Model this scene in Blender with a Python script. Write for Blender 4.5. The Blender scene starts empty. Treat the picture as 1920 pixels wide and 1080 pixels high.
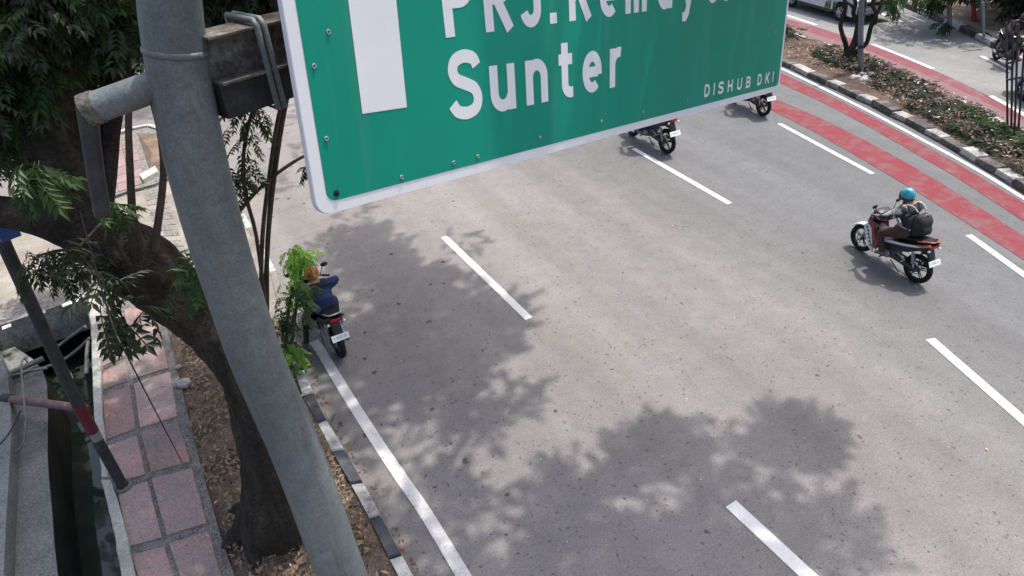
import bpy, bmesh, math, random
import numpy as np
from mathutils import Vector, Matrix, noise as mnoise
random.seed(7); np.random.seed(7)
S = bpy.context.scene
COL = S.collection
PI = math.pi
rad = math.radians

# ------------------------------------------------------------------ camera, sky, sun, exposure
CAM_H, FOC = 6.5, 1.25
RM = np.array([[0.8744048929931761, 0.31182351637152317, -0.37172863455387783],
               [-0.4830675551980106, 0.487791740771351, -0.727121004201001],
               [-0.04540727061395571, 0.8153682065625035, 0.5771593085989669]])
cam = bpy.data.cameras.new('camera'); cam.sensor_width = 36; cam.lens = FOC * 18; cam.clip_end = 3000; cam.clip_start = .05
co = bpy.data.objects.new('camera', cam); COL.objects.link(co); S.camera = co
m4 = Matrix([list(r) for r in RM]).to_4x4(); m4.translation = (0, 0, CAM_H); co.matrix_world = m4

SUN_EL, SUN_AZ = rad(67), rad(20)           # azimuth measured from +X (across the road) towards +Y (along it)
SUN = np.array([math.cos(SUN_EL) * math.cos(SUN_AZ), math.cos(SUN_EL) * math.sin(SUN_AZ), math.sin(SUN_EL)])
w = bpy.data.worlds.new('World'); S.world = w; w.use_nodes = True
nt = w.node_tree; bg = nt.nodes['Background']
sky = nt.nodes.new('ShaderNodeTexSky'); sky.sky_type = 'NISHITA'; sky.sun_disc = False
sky.sun_elevation = SUN_EL; sky.sun_rotation = PI / 2 - SUN_AZ; sky.dust_density = 5.0; sky.ozone_density = .8
nt.links.new(sky.outputs[0], bg.inputs[0]); bg.inputs[1].default_value = 0.15
sl = bpy.data.lights.new('sun', 'SUN'); sl.energy = 2.4; sl.angle = rad(0.8); sl.color = (1, .955, .89)
so = bpy.data.objects.new('sun', sl); COL.objects.link(so)
so.rotation_euler = Vector(SUN).to_track_quat('Z', 'Y').to_euler()
S.view_settings.view_transform = 'Standard'; S.view_settings.look = 'None'
S.view_settings.gamma = 1; S.view_settings.use_curve_mapping = False; S.view_settings.exposure = 1.05
S.render.engine = 'CYCLES'; S.cycles.max_bounces = 6

# ------------------------------------------------------------------ helpers
def ray(px, py):
    return RM @ np.array([(px - 960) / 960 / FOC, -(py - 540) / 960 / FOC, -1.0])
def G(px, py, z=0.0):                        # point of the photograph on the level z
    d = ray(px, py); t = (z - CAM_H) / d[2]
    return Vector((d[0] * t, d[1] * t, z))
def V(px, py, dist):                         # point of the photograph at a horizontal distance
    d = ray(px, py); t = dist / math.hypot(d[0], d[1])
    return Vector((d[0] * t, d[1] * t, CAM_H + d[2] * t))
def pxr(n, p):                               # metres for n photo pixels at point p
    v = RM.T @ (np.array(p) - np.array([0, 0, CAM_H])); return n * -v[2] / (960 * FOC)

class MB:
    def __init__(s): s.v = []; s.f = []; s.m = []
    def add(s, vs, fs, mi=0):
        o = len(s.v); s.v += [tuple(v) for v in vs]
        s.f += [tuple(i + o for i in f) for f in fs]; s.m += [mi] * len(fs); return s
    def box(s, c, d, mi=0, rz=0, M=None):
        x, y, z = d[0] / 2, d[1] / 2, d[2] / 2
        vs = [Vector((a, b, e)) for a in (-x, x) for b in (-y, y) for e in (-z, z)]
        R = M if M is not None else Matrix.Rotation(rz, 3, 'Z')
        vs = [R @ v + Vector(c) for v in vs]
        return s.add(vs, [(0, 1, 3, 2), (4, 6, 7, 5), (0, 4, 5, 1), (2, 3, 7, 6), (0, 2, 6, 4), (1, 5, 7, 3)], mi)
    def prism(s, poly, z0, z1, mi=0, side=None):         # poly: xy (z ignored)
        n = len(poly)
        a = sum(poly[i][0] * poly[(i + 1) % n][1] - poly[(i + 1) % n][0] * poly[i][1] for i in range(n))
        if a < 0: poly = poly[::-1]
        vs = [(p[0], p[1], z0) for p in poly] + [(p[0], p[1], z1) for p in poly]
        s.add(vs, [tuple(range(n, 2 * n)), tuple(range(n - 1, -1, -1))], mi)
        o = len(s.v) - 2 * n
        for i in range(n):
            j = (i + 1) % n
            s.f.append((o + i, o + j, o + n + j, o + n + i)); s.m.append(mi if side is None else side)
        return s
    def side(s, poly, y0, y1, mi=0, bev=0.0):            # poly in x,z extruded along y, edges drawn in by bev
        n = len(poly)
        a = sum(poly[i][0] * poly[(i + 1) % n][1] - poly[(i + 1) % n][0] * poly[i][1] for i in range(n))
        if a < 0: poly = poly[::-1]
        cx = sum(p[0] for p in poly) / n; cz = sum(p[1] for p in poly) / n
        def sh(p):
            if not bev: return p
            d = math.hypot(p[0] - cx, p[1] - cz) or 1; k = max(0, 1 - bev / d)
            return (cx + (p[0] - cx) * k, cz + (p[1] - cz) * k)
        q = [sh(p) for p in poly]
        rings = [(q, y0), (poly, y0 + bev), (poly, y1 - bev), (q, y1)] if bev else [(poly, y0), (poly, y1)]
        vs = [(p[0], y, p[1]) for r, y in rings for p in r]; fs = []
        for k in range(len(rings) - 1):
            for i in range(n):
                j = (i + 1) % n; fs.append((k * n + i, k * n + j, (k + 1) * n + j, (k + 1) * n + i))
        fs += [tuple(range(n - 1, -1, -1)), tuple((len(rings) - 1) * n + i for i in range(n))]
        return s.add(vs, fs, mi)
    def tube(s, pts, r, n=8, mi=0, caps=True):
        pts = [Vector(p) for p in pts]; k = len(pts)
        rs = r if isinstance(r, (list, tuple)) else [r] * k
        vs = []; up = None
        for i, p in enumerate(pts):
            t = (pts[min(i + 1, k - 1)] - pts[max(i - 1, 0)]).normalized()
            if up is None:
                up = Vector((0, 0, 1)) if abs(t.z) < .9 else Vector((1, 0, 0))
            u = up - t * up.dot(t)
            if u.length < 1e-4: u = t.orthogonal()
            u.normalize(); v = t.cross(u); up = u
            for j in range(n):
                a = 2 * PI * j / n; vs.append(p + (u * math.cos(a) + v * math.sin(a)) * rs[i])
        fs = []
        for i in range(k - 1):
            for j in range(n):
                q = (j + 1) % n; fs.append((i * n + j, i * n + q, (i + 1) * n + q, (i + 1) * n + j))
        if caps: fs += [tuple(range(n - 1, -1, -1)), tuple((k - 1) * n + j for j in range(n))]
        return s.add(vs, fs, mi)
    def ring(s, c, R, r, axis='y', n=24, m=8, mi=0, sq=1.0):
        vs = []
        for i in range(n):
            a = 2 * PI * i / n
            for j in range(m):
                b = 2 * PI * j / m; q = R + r * math.cos(b); h = r * sq * math.sin(b)
                x, y, z = q * math.cos(a), h, q * math.sin(a)
                if axis == 'z': x, y, z = x, z, h
                vs.append((c[0] + x, c[1] + y, c[2] + z))
        fs = [(i * m + j, i * m + (j + 1) % m, ((i + 1) % n) * m + (j + 1) % m, ((i + 1) % n) * m + j) for i in range(n) for j in range(m)]
        return s.add(vs, [f[::-1] for f in fs] if axis == 'z' else fs, mi)
    def ball(s, c, r, mi=0, nu=12, nv=8, M=None):
        r = r if isinstance(r, (tuple, list)) else (r, r, r); vs = []; fs = []
        for i in range(nv + 1):
            t = PI * i / nv
            for j in range(nu):
                p = 2 * PI * j / nu
                q = Vector((r[0] * math.sin(t) * math.cos(p), r[1] * math.sin(t) * math.sin(p), r[2] * math.cos(t)))
                if M is not None: q = M @ q
                vs.append(q + Vector(c))
        for i in range(nv):
            for j in range(nu):
                k = (j + 1) % nu; fs.append((i * nu + j, (i + 1) * nu + j, (i + 1) * nu + k, i * nu + k))
        return s.add(vs, fs, mi)
    def build(s, name, mats, parent=None, smooth=False, loc=None):
        me = bpy.data.meshes.new(name); me.from_pydata(s.v, [], s.f)
        for m in (mats if isinstance(mats, (list, tuple)) else [mats]): me.materials.append(m)
        me.polygons.foreach_set('material_index', s.m)
        if smooth: me.polygons.foreach_set('use_smooth', [True] * len(me.polygons))
        me.update(); me.validate()
        return link(name, me, parent, loc)
def link(name, me, parent=None, loc=None):
    o = bpy.data.objects.new(name, me); COL.objects.link(o)
    if parent is not None: o.parent = parent
    if loc is not None: o.location = loc
    return o
def tag(o, label=None, cat=None, group=None, kind=None):
    if label: o['label'] = label
    if cat: o['category'] = cat
    if group: o['group'] = group
    if kind: o['kind'] = kind
    return o
def thing(name, label, cat, loc=(0, 0, 0), rz=0, group=None):
    o = bpy.data.objects.new(name, None); COL.objects.link(o); o.empty_display_size = .2
    o.location = loc; o.rotation_euler = (0, 0, rz); return tag(o, label, cat, group)
def smoothish(o, ang=40):
    me = o.data
    me.polygons.foreach_set('use_smooth', [True] * len(me.polygons))
    try: me.set_sharp_from_angle(angle=rad(ang))
    except Exception: pass
    return o
def catmull(pts, sub=6):
    pts = [Vector(p) for p in pts]; out = []
    for i in range(len(pts) - 1):
        a, b, c, d = pts[max(i - 1, 0)], pts[i], pts[i + 1], pts[min(i + 2, len(pts) - 1)]
        for k in range(sub):
            t = k / sub
            out.append(.5 * ((2 * b) + (c - a) * t + (2 * a - 5 * b + 4 * c - d) * t * t + (3 * b - a - 3 * c + d) * t ** 3))
    out.append(pts[-1]); return out

# ------------------------------------------------------------------ materials
def nd(t, k, **kw):
    n = t.nodes.new('ShaderNode' + k)
    for a, b in kw.items(): setattr(n, a, b)
    return n
def newmat(name, rough=.8, metal=0.0, spec=.3):
    m = bpy.data.materials.new(name); m.use_nodes = True; t = m.node_tree
    p = t.nodes['Principled BSDF']; p.inputs['Roughness'].default_value = rough; p.inputs['Metallic'].default_value = metal
    p.inputs['Specular IOR Level'].default_value = spec
    return m, t, p
def coord(t, world): 
    if world: return nd(t, 'NewGeometry').outputs['Position']
    return nd(t, 'TexCoord').outputs['Object']
def ramp(t, fac, stops):
    r = nd(t, 'ValToRGB'); e = r.color_ramp.elements
    while len(e) < len(stops): e.new(.5)
    for i, (p, c) in enumerate(stops):
        e[i].position = p; e[i].color = (c[0], c[1], c[2], 1) if isinstance(c, (tuple, list)) else (c, c, c, 1)
    t.links.new(fac, r.inputs[0]); return r.outputs[0]
def noise(t, vec, scale, detail=4, rough=.55, stretch=None):
    n = nd(t, 'TexNoise'); n.inputs['Scale'].default_value = scale; n.inputs['Detail'].default_value = detail; n.inputs['Roughness'].default_value = rough
    if stretch:
        mp = nd(t, 'Mapping'); mp.inputs['Scale'].default_value = stretch; t.links.new(vec, mp.inputs['Vector']); vec = mp.outputs[0]
    t.links.new(vec, n.inputs['Vector']); return n.outputs['Fac']
def mix(t, fac, a, b, mode='MIX'):
    m = nd(t, 'Mix', data_type='RGBA', blend_type=mode)
    for sock, val in ((m.inputs[0], fac), (m.inputs[6], a), (m.inputs[7], b)):
        if hasattr(val, 'is_output'): t.links.new(val, sock)
        elif isinstance(val, (int, float)): sock.default_value = val
        else: sock.default_value = (*val, 1)
    return m.outputs[2]
def bump(t, p, h, strength=.4, dist=.01):
    b = nd(t, 'Bump'); b.inputs['Strength'].default_value = strength; b.inputs['Distance'].default_value = dist
    t.links.new(h, b.inputs['Height']); t.links.new(b.outputs[0], p.inputs['Normal'])
def plain(name, c, rough=.6, metal=0.0, var=.12, scale=9, spec=.4, world=False, coat=0):
    m, t, p = newmat(name, rough, metal, spec); v = coord(t, world)
    n = noise(t, v, scale, 5, .6)
    col = ramp(t, n, [(.3, tuple(x * (1 - var) for x in c)), (.7, tuple(min(1, x * (1 + var)) for x in c))])
    t.links.new(col, p.inputs['Base Color']); p.inputs['Coat Weight'].default_value = coat
    return m
def mottled(name, stops, scale, rough=.85, b=.4, bd=.01, fine=60, fvar=.35, world=True, stretch=None, objvar=0.0, spec=.25):
    m, t, p = newmat(name, rough, 0, spec); v = coord(t, world)
    col = ramp(t, noise(t, v, scale, 6, .62, stretch), stops)
    f = noise(t, v, fine, 3, .7)
    g = ramp(t, f, [(.3, 1 - fvar), (.7, 1 + fvar)])
    col = mix(t, 1.0, col, g, 'MULTIPLY')
    if objvar:
        oi = nd(t, 'ObjectInfo'); g2 = ramp(t, oi.outputs['Random'], [(0, 1 - objvar), (1, 1 + objvar)]); col = mix(t, 1.0, col, g2, 'MULTIPLY')
    t.links.new(col, p.inputs['Base Color']); bump(t, p, f, b, bd)
    return m

def asphalt_mat(name, warm, cool, spots=True):
    m, t, p = newmat(name, .88, 0, .25); v = coord(t, True)
    big = noise(t, v, .28, 4, .6)
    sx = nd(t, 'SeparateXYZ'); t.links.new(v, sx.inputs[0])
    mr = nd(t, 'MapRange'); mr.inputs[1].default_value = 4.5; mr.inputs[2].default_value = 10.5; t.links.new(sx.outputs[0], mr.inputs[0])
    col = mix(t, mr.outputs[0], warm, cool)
    col = mix(t, 1.0, col, ramp(t, big, [(.3, .92), (.7, 1.07)]), 'MULTIPLY')
    med = noise(t, v, 3.0, 5, .65)
    col = mix(t, 1.0, col, ramp(t, med, [(.3, .9), (.7, 1.08)]), 'MULTIPLY')
    lane = noise(t, v, 1.0, 3, .5, (1.1, .06, 1))
    col = mix(t, 1.0, col, ramp(t, lane, [(.33, .86), (.66, 1.09)]), 'MULTIPLY')
    fine = noise(t, v, 55, 3, .85)
    col = mix(t, 1.0, col, ramp(t, fine, [(.28, .35), (.42, .90), (.58, 1.08), (.72, 1.75)]), 'MULTIPLY')
    f2 = noise(t, v, 24, 3, .7)
    col = mix(t, 1.0, col, ramp(t, f2, [(.27, .6), (.36, .97), (.68, 1.08)]), 'MULTIPLY')
    f3 = noise(t, v, 9, 4, .7)
    col = mix(t, 1.0, col, ramp(t, f3, [(.25, .72), (.36, .98), (.7, 1.06)]), 'MULTIPLY')
    if spots:                                            # oil drips and dropped fruit, dark little blots
        vo = nd(t, 'TexVoronoi'); vo.inputs['Scale'].default_value = 4.2; vo.inputs['Randomness'].default_value = 1
        wn = nd(t, 'TexNoise'); wn.inputs['Scale'].default_value = 9; t.links.new(v, wn.inputs['Vector'])
        vv = nd(t, 'VectorMath', operation='MULTIPLY_ADD'); t.links.new(wn.outputs['Color'], vv.inputs[0]); vv.inputs[1].default_value = (.12, .12, .12); t.links.new(v, vv.inputs[2])
        t.links.new(vv.outputs[0], vo.inputs['Vector'])
        sc = nd(t, 'SeparateXYZ'); t.links.new(vo.outputs['Color'], sc.inputs[0])
        th = nd(t, 'Math', operation='MULTIPLY'); t.links.new(sc.outputs[0], th.inputs[0]); t.links.new(sc.outputs[0], th.inputs[1])
        th2 = nd(t, 'Math', operation='MULTIPLY_ADD'); t.links.new(th.outputs[0], th2.inputs[0]); th2.inputs[1].default_value = .27; th2.inputs[2].default_value = -.075
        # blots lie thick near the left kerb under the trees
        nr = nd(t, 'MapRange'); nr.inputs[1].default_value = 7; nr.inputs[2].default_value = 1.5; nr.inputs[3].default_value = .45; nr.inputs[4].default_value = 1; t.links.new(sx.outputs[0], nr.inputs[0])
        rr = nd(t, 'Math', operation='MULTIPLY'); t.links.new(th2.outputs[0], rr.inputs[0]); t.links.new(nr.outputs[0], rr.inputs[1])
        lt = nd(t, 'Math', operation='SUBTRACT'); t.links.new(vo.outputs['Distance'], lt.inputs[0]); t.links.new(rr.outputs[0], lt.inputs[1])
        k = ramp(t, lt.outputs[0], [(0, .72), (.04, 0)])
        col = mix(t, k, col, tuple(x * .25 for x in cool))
        v2 = nd(t, 'TexVoronoi'); v2.inputs['Scale'].default_value = 17; t.links.new(vv.outputs[0], v2.inputs['Vector'])
        s2 = nd(t, 'SeparateXYZ'); t.links.new(v2.outputs['Color'], s2.inputs[0])
        m2 = nd(t, 'Math', operation='MULTIPLY_ADD'); t.links.new(s2.outputs[1], m2.inputs[0]); m2.inputs[1].default_value = .9; m2.inputs[2].default_value = -.58
        l2 = nd(t, 'Math', operation='SUBTRACT'); t.links.new(v2.outputs['Distance'], l2.inputs[0]); t.links.new(m2.outputs[0], l2.inputs[1])
        col = mix(t, ramp(t, l2.outputs[0], [(0, .6), (.06, 0)]), col, tuple(x * .3 for x in warm))
    t.links.new(col, p.inputs['Base Color']); bump(t, p, fine, .5, .006)
    return m
def worn_paint(name, c, under, cover=.5, scale=6, rough=.9):
    m, t, p = newmat(name, rough, 0, .1); v = coord(t, True)
    n = noise(t, v, scale, 6, .75); f = noise(t, v, 70, 2, .8)
    a = nd(t, 'Math', operation='MULTIPLY_ADD'); t.links.new(f, a.inputs[0]); a.inputs[1].default_value = .35; t.links.new(n, a.inputs[2])
    k = ramp(t, a.outputs[0], [(cover - .07, .12), (cover + .13, 1)])
    col = mix(t, k, under, c)
    col = mix(t, 1.0, col, ramp(t, f, [(.3, .85), (.7, 1.12)]), 'MULTIPLY')
    t.links.new(col, p.inputs['Base Color']); return m
def leaf_mat(name, dark, light, trans=.35):
    m, t, p = newmat(name, .55, 0, .35)
    g = nd(t, 'NewGeometry'); oi = nd(t, 'ObjectInfo')
    ad = nd(t, 'Math', operation='MULTIPLY_ADD'); t.links.new(oi.outputs['Random'], ad.inputs[0]); ad.inputs[1].default_value = .5
    hf = nd(t, 'Math', operation='MULTIPLY'); t.links.new(g.outputs['Random Per Island'], hf.inputs[0]); hf.inputs[1].default_value = .5
    t.links.new(hf.outputs[0], ad.inputs[2])
    col = ramp(t, ad.outputs[0], [(.1, dark), (.9, light)])
    t.links.new(col, p.inputs['Base Color'])
    tr = nd(t, 'BsdfTranslucent'); t.links.new(mix(t, 1.0, col, (1.2, 1.5, .5), 'MULTIPLY'), tr.inputs[0])
    ms = nd(t, 'MixShader'); ms.inputs[0].default_value = trans
    t.links.new(p.outputs[0], ms.inputs[1]); t.links.new(tr.outputs[0], ms.inputs[2])
    t.links.new(ms.outputs[0], t.nodes['Material Output'].inputs[0]); return m

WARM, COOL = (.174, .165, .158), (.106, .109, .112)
MAT = dict(
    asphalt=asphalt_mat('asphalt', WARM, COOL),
    asphalt_far=asphalt_mat('asphalt_far', (.165, .17, .165), (.165, .17, .165), False),
    white=worn_paint('white_road_paint', (.58, .58, .57), (.22, .21, .20), .455),
    white_old=worn_paint('worn_white_road_paint', (.55, .54, .52), (.20, .19, .18), .50, 9),
    red=worn_paint('red_lane_paint', (.165, .037, .046), (.13, .10, .10), .58, 2.4),
    red_faded=worn_paint('faded_red_lane_paint', (.165, .06, .07), (.165, .16, .162), .535, 1.8),
    wash=worn_paint('purple_red_lane_wash', (.165, .10, .11), (.16, .163, .163), .56, 1.4),
    soil=mottled('dry_soil', [(.25, (.07, .053, .042)), (.5, (.15, .11, .082)), (.75, (.25, .185, .135))], 2.2, .95, 1.0, .03, 38, .6),
    soil_far=mottled('median_soil', [(.3, (.03, .022, .018)), (.5, (.068, .046, .036)), (.75, (.135, .095, .07))], 1.2, .95, .8, .02, 30, .5),
    concrete=mottled('driveway_concrete', [(.28, (.125, .115, .10)), (.5, (.21, .19, .165)), (.72, (.29, .262, .225))], 1.0, .9, .4, .008, 36, .35),
    grey_concrete=mottled('weathered_concrete', [(.25, (.075, .08, .08)), (.5, (.16, .165, .158)), (.75, (.24, .24, .225))], 1.6, .9, .6, .015, 32, .4),
    beam=mottled('stained_concrete', [(.25, (.12, .115, .10)), (.5, (.24, .225, .20)), (.75, (.36, .34, .30))], 3, .9, .9, .03, 22, .45),
    tan=mottled('tan_dirt', [(.3, (.13, .095, .07)), (.55, (.25, .19, .145)), (.75, (.34, .27, .21))], 1.2, .95, .8, .02, 18, .4),
    coping=mottled('pale_coping', [(.25, (.22, .21, .185)), (.5, (.36, .35, .31)), (.8, (.48, .46, .42))], 2.5, .9, .4, .01, 40, .3),
    gravel=mottled('joint_gravel', [(.3, (.10, .097, .09)), (.7, (.24, .23, .21))], 9, .95, 1.0, .02, 48, .75),
    slab=mottled('red_paving_slab', [(.3, (.20, .175, .163)), (.5, (.28, .205, .187)), (.68, (.44, .245, .208))], 1.4, .85, .4, .006, 44, .3, objvar=.2),
    pave_far=mottled('worn_red_paving', [(.3, (.17, .13, .125)), (.7, (.27, .19, .185))], 2.5, .85, .3, .004, 55, .2, objvar=.1),
    kerb_white=mottled('white_kerb_paint', [(.32, (.14, .135, .125)), (.45, (.36, .36, .34)), (.8, (.46, .46, .44))], 3.2, .8, .35, .008, 45, .25),
    kerb_black=mottled('black_kerb_paint', [(.3, (.03, .032, .038)), (.55, (.07, .074, .082)), (.75, (.16, .15, .13))], 3.2, .8, .35, .008, 45, .3),
    kerb_worn=mottled('worn_white_kerb_paint', [(.34, (.10, .092, .08)), (.48, (.24, .235, .22)), (.72, (.38, .38, .36))], 3.8, .85, .5, .012, 34, .4),
    kerb_dark=mottled('worn_black_kerb_paint', [(.3, (.03, .03, .033)), (.5, (.065, .062, .06)), (.7, (.16, .14, .115))], 3.8, .85, .5, .012, 34, .4),
    kerb_bare=mottled('bare_kerb', [(.3, (.12, .11, .10)), (.7, (.24, .22, .19))], 4, .9, .4, .008, 45, .3),
    bark=mottled('dark_bark', [(.25, (.013, .011, .009)), (.5, (.034, .028, .022)), (.8, (.075, .062, .048))], 7, .95, 1.0, .04, 30, .5, stretch=(1, 1, .22)),
    twig=mottled('brown_twig', [(.3, (.04, .03, .024)), (.7, (.10, .07, .055))], 8, .9, .5, .01, 40, .3),
    steel=None,
    rust=mottled('rusted_steel', [(.28, (.035, .032, .03)), (.42, (.095, .07, .056)), (.55, (.10, .098, .088)), (.72, (.20, .19, .17))], 5, .85, .7, .012, 32, .55),
    darksteel=mottled('dark_painted_steel', [(.3, (.02, .021, .022)), (.7, (.05, .05, .05))], 6, .6, .2, .004, 40, .25),
    redband=plain('red_band_paint', (.10, .012, .02), .6), whiteband=plain('white_band_paint', (.2, .19, .185), .6),
    pinkpipe=mottled('dull_pink_pipe', [(.3, (.12, .07, .065)), (.7, (.22, .14, .13))], 5, .7, .2, .004, 40, .2),
    conduit=mottled('grey_conduit', [(.3, (.09, .09, .08)), (.7, (.22, .21, .19))], 7, .75, .3, .006, 40, .3),
    cable=plain('black_cable', (.012, .012, .013), .5), 
    signgreen=plain('green_sign_sheeting', (.002, .215, .145), .5, 0, .05, 1.3, .18),
    signwhite=plain('white_sign_sheeting', (.62, .63, .64), .5, 0, .05, 2, .3),
    zinc=plain('zinc_rivet', (.3, .34, .34), .4, .6), blackrub=plain('black_rubber', (.012, .012, .013), .75, 0, .3, 14, .2),
    blackpl=plain('black_plastic', (.016, .016, .018), .45, 0, .2, 9), blackgl=plain('gloss_black_paint', (.008, .009, .011), .2, 0, .2, 5, .5, coat=.5),
    greypl=plain('grey_plastic', (.06, .062, .066), .5), silver=plain('cast_alloy', (.38, .39, .40), .38, .8), chrome=plain('chrome', (.6, .6, .6), .15, 1.0),
    redpl=plain('red_fairing', (.15, .014, .016), .3, 0, .1, 6, .5, coat=.4), orange=plain('orange_trim', (.36, .13, .055), .35, 0, .1, 6), whitepl=plain('white_fairing', (.62, .62, .62), .35, 0, .05, 6),
    redlens=plain('red_lens', (.42, .012, .02), .2, 0, .1, 20, .5), plate=plain('white_plate', (.72, .72, .71), .4, 0, .03, 10), ink=plain('dark_ink', (.025, .027, .035), .6), greyink=plain('grey_ink', (.16, .17, .20), .6),
    moss=leaf_mat('small_weed', (.03, .045, .02), (.09, .12, .05), .2),
    glass=plain('dark_glass', (.01, .012, .014), .06, 0, .1, 3, .6), carsilver=plain('silver_car_paint', (.42, .45, .49), .28, .35, .04, 4, .5, coat=.6), carwhite=plain('white_car_paint', (.72, .76, .75), .25, 0, .03, 4, .5, coat=.6),
    lamp=plain('clear_lamp', (.7, .72, .74), .1, .3), helmblue=plain('metallic_blue_helmet', (.02, .26, .36), .2, .3, .1, 8, .5, coat=.7), helmred=plain('red_helmet', (.45, .03, .02), .28, 0, .1, 8, .5, coat=.5), helmblack=plain('black_helmet', (.012, .012, .014), .2, 0, .1, 8, .5, coat=.5),
    orangecl=plain('orange_cloth', (.42, .09, .03), .9),
    navy=mottled('navy_jacket', [(.3, (.008, .016, .052)), (.7, (.016, .032, .095))], 7, .85, .3, .01, 30, .25, False), greycl=mottled('grey_cotton', [(.3, (.022, .025, .030)), (.7, (.045, .050, .058))], 7, .95, .4, .012, 30, .25, False),
    camo=None, brown=mottled('brown_trousers', [(.3, (.045, .026, .022)), (.7, (.085, .045, .038))], 7, .95, .4, .012, 30, .2, False), denim=mottled('dark_trousers', [(.3, (.012, .014, .018)), (.7, (.032, .036, .044))], 7, .95, .4, .012, 30, .2, False),
    skin=plain('brown_skin', (.22, .115, .075), .6), shoe=plain('grey_shoe', (.11, .105, .10), .7), pack=mottled('black_backpack', [(.3, (.012, .013, .014)), (.7, (.034, .036, .038))], 8, .85, .4, .01, 40, .25, False),
    strap=plain('grey_strap', (.26, .26, .25), .8), stone=mottled('pale_stone', [(.3, (.2, .19, .17)), (.7, (.42, .41, .38))], 5, .9, .5, .01, 40, .3),
    mud=mottled('canal_mud', [(.3, (.02, .021, .02)), (.7, (.05, .05, .045))], 2, .8, .5, .02, 20, .3),
    blue=plain('blue_plastic', (.03, .07, .22), .5), tarp=plain('pale_blue_sheet', (.2, .28, .38), .7), fence=mottled('dark_red_fence', [(.3, (.018, .012, .012)), (.7, (.05, .028, .025))], 2, .8, .3, .01, 30, .25),
    wallpale=mottled('pale_plaster', [(.3, (.18, .19, .19)), (.7, (.3, .31, .31))], 1.5, .9, .3, .01, 30, .15), redpost=plain('red_post_paint', (.30, .02, .035), .5),
    leafdark=leaf_mat('dark_leaf', (.011, .018, .009), (.034, .048, .02), .2), leaf=leaf_mat('green_leaf', (.014, .034, .012), (.045, .09, .024), .25), leafbright=leaf_mat('bright_leaf', (.09, .21, .035), (.24, .38, .08), .5),  # bright_leaf is a young green raised further to stand in for sunlight
    cover=leaf_mat('ground_cover_leaf', (.014, .024, .011), (.042, .062, .026), .15), litter=leaf_mat('dead_leaf', (.10, .055, .028), (.40, .28, .17), .1), litterbrown=leaf_mat('brown_dead_leaf', (.045, .022, .016), (.17, .085, .055), .05), litterpale=leaf_mat('pale_scrap', (.3, .27, .22), (.55, .53, .5), .0),
)
def camo_mat():
    m, t, p = newmat('white_black_camouflage', .9); v = coord(t, False)
    n = noise(t, v, 11, 2, .5); t.links.new(ramp(t, n, [(.44, .02), (.48, .07), (.54, .09), (.57, .32)]), p.inputs['Base Color']); return m
MAT['camo'] = camo_mat()
def steel_mat():
    m, t, p = newmat('galvanised_steel', .55, 0, .45); v = coord(t, True)
    col = ramp(t, noise(t, v, 1.1, 5, .6, (1, 1, .5)), [(.3, (.082, .102, .103)), (.5, (.125, .146, .148)), (.7, (.172, .19, .186))])
    col = mix(t, 1.0, col, ramp(t, noise(t, v, 9, 5, .7), [(.3, .78), (.7, 1.2)]), 'MULTIPLY')
    f = noise(t, v, 70, 3, .8); col = mix(t, 1.0, col, ramp(t, f, [(.3, .66), (.7, 1.32)]), 'MULTIPLY')
    st = noise(t, v, 7, 4, .65, (1, 1, .07)); col = mix(t, ramp(t, st, [(.60, 0), (.72, .55)]), col, (.075, .064, .05))
    st2 = noise(t, v, 16, 3, .6, (1, 1, .10)); col = mix(t, ramp(t, st2, [(.62, 0), (.74, .45)]), col, (.22, .235, .23))
    t.links.new(col, p.inputs['Base Color']); bump(t, p, f, .4, .004); return m
MAT['steel'] = steel_mat()
def sign_mat():
    m, t, p = newmat('green_sign_sheeting', .5, 0, .18); v = coord(t, False)
    col = ramp(t, noise(t, v, 1.6, 5, .6, (1, 1, .35)), [(.3, (.002, .19, .125)), (.7, (.003, .235, .16))])
    du = noise(t, v, 5, 4, .6, (1, 1, .06)); col = mix(t, ramp(t, du, [(.56, 0), (.75, .22)]), col, (.10, .22, .17))
    t.links.new(col, p.inputs['Base Color']); return m
MAT['signgreen'] = sign_mat()
def water_mat():
    m, t, p = newmat('canal_water', .05, 0, .5); v = coord(t, True)
    n = noise(t, v, .8, 4, .6); t.links.new(ramp(t, n, [(.3, (.022, .032, .026)), (.7, (.045, .058, .045))]), p.inputs['Base Color'])
    bump(t, p, noise(t, v, 5, 3, .5), .06, .02); return m
MAT['water'] = water_mat()

# ------------------------------------------------------------------ setting: ground sheets
def sheet(name, poly, z, mat, label, cat, parent=None, kind='structure', thick=0.0, sidemat=None):
    mb = MB(); pts = [(p[0], p[1]) for p in poly]
    if thick: mb.prism(pts, z - thick, z, 0, 1 if sidemat else None)
    else:
        n = len(pts); a = sum(pts[i][0] * pts[(i + 1) % n][1] - pts[(i + 1) % n][0] * pts[i][1] for i in range(n))
        if a < 0: pts = pts[::-1]
        mb.add([(p[0], p[1], z) for p in pts], [tuple(range(n))])
    o = mb.build(name, [mat, sidemat] if sidemat else mat, parent)
    if parent is None: tag(o, label, cat, None, kind)
    return o
def PG(pts, z=0.0): return [G(x, y, z) for x, y in pts]

sheet('ground', [(-400, -400), (400, -400), (400, 400), (-400, 400)], -2.6, MAT['soil'], 'bare earth far below the street level', 'ground')

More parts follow.
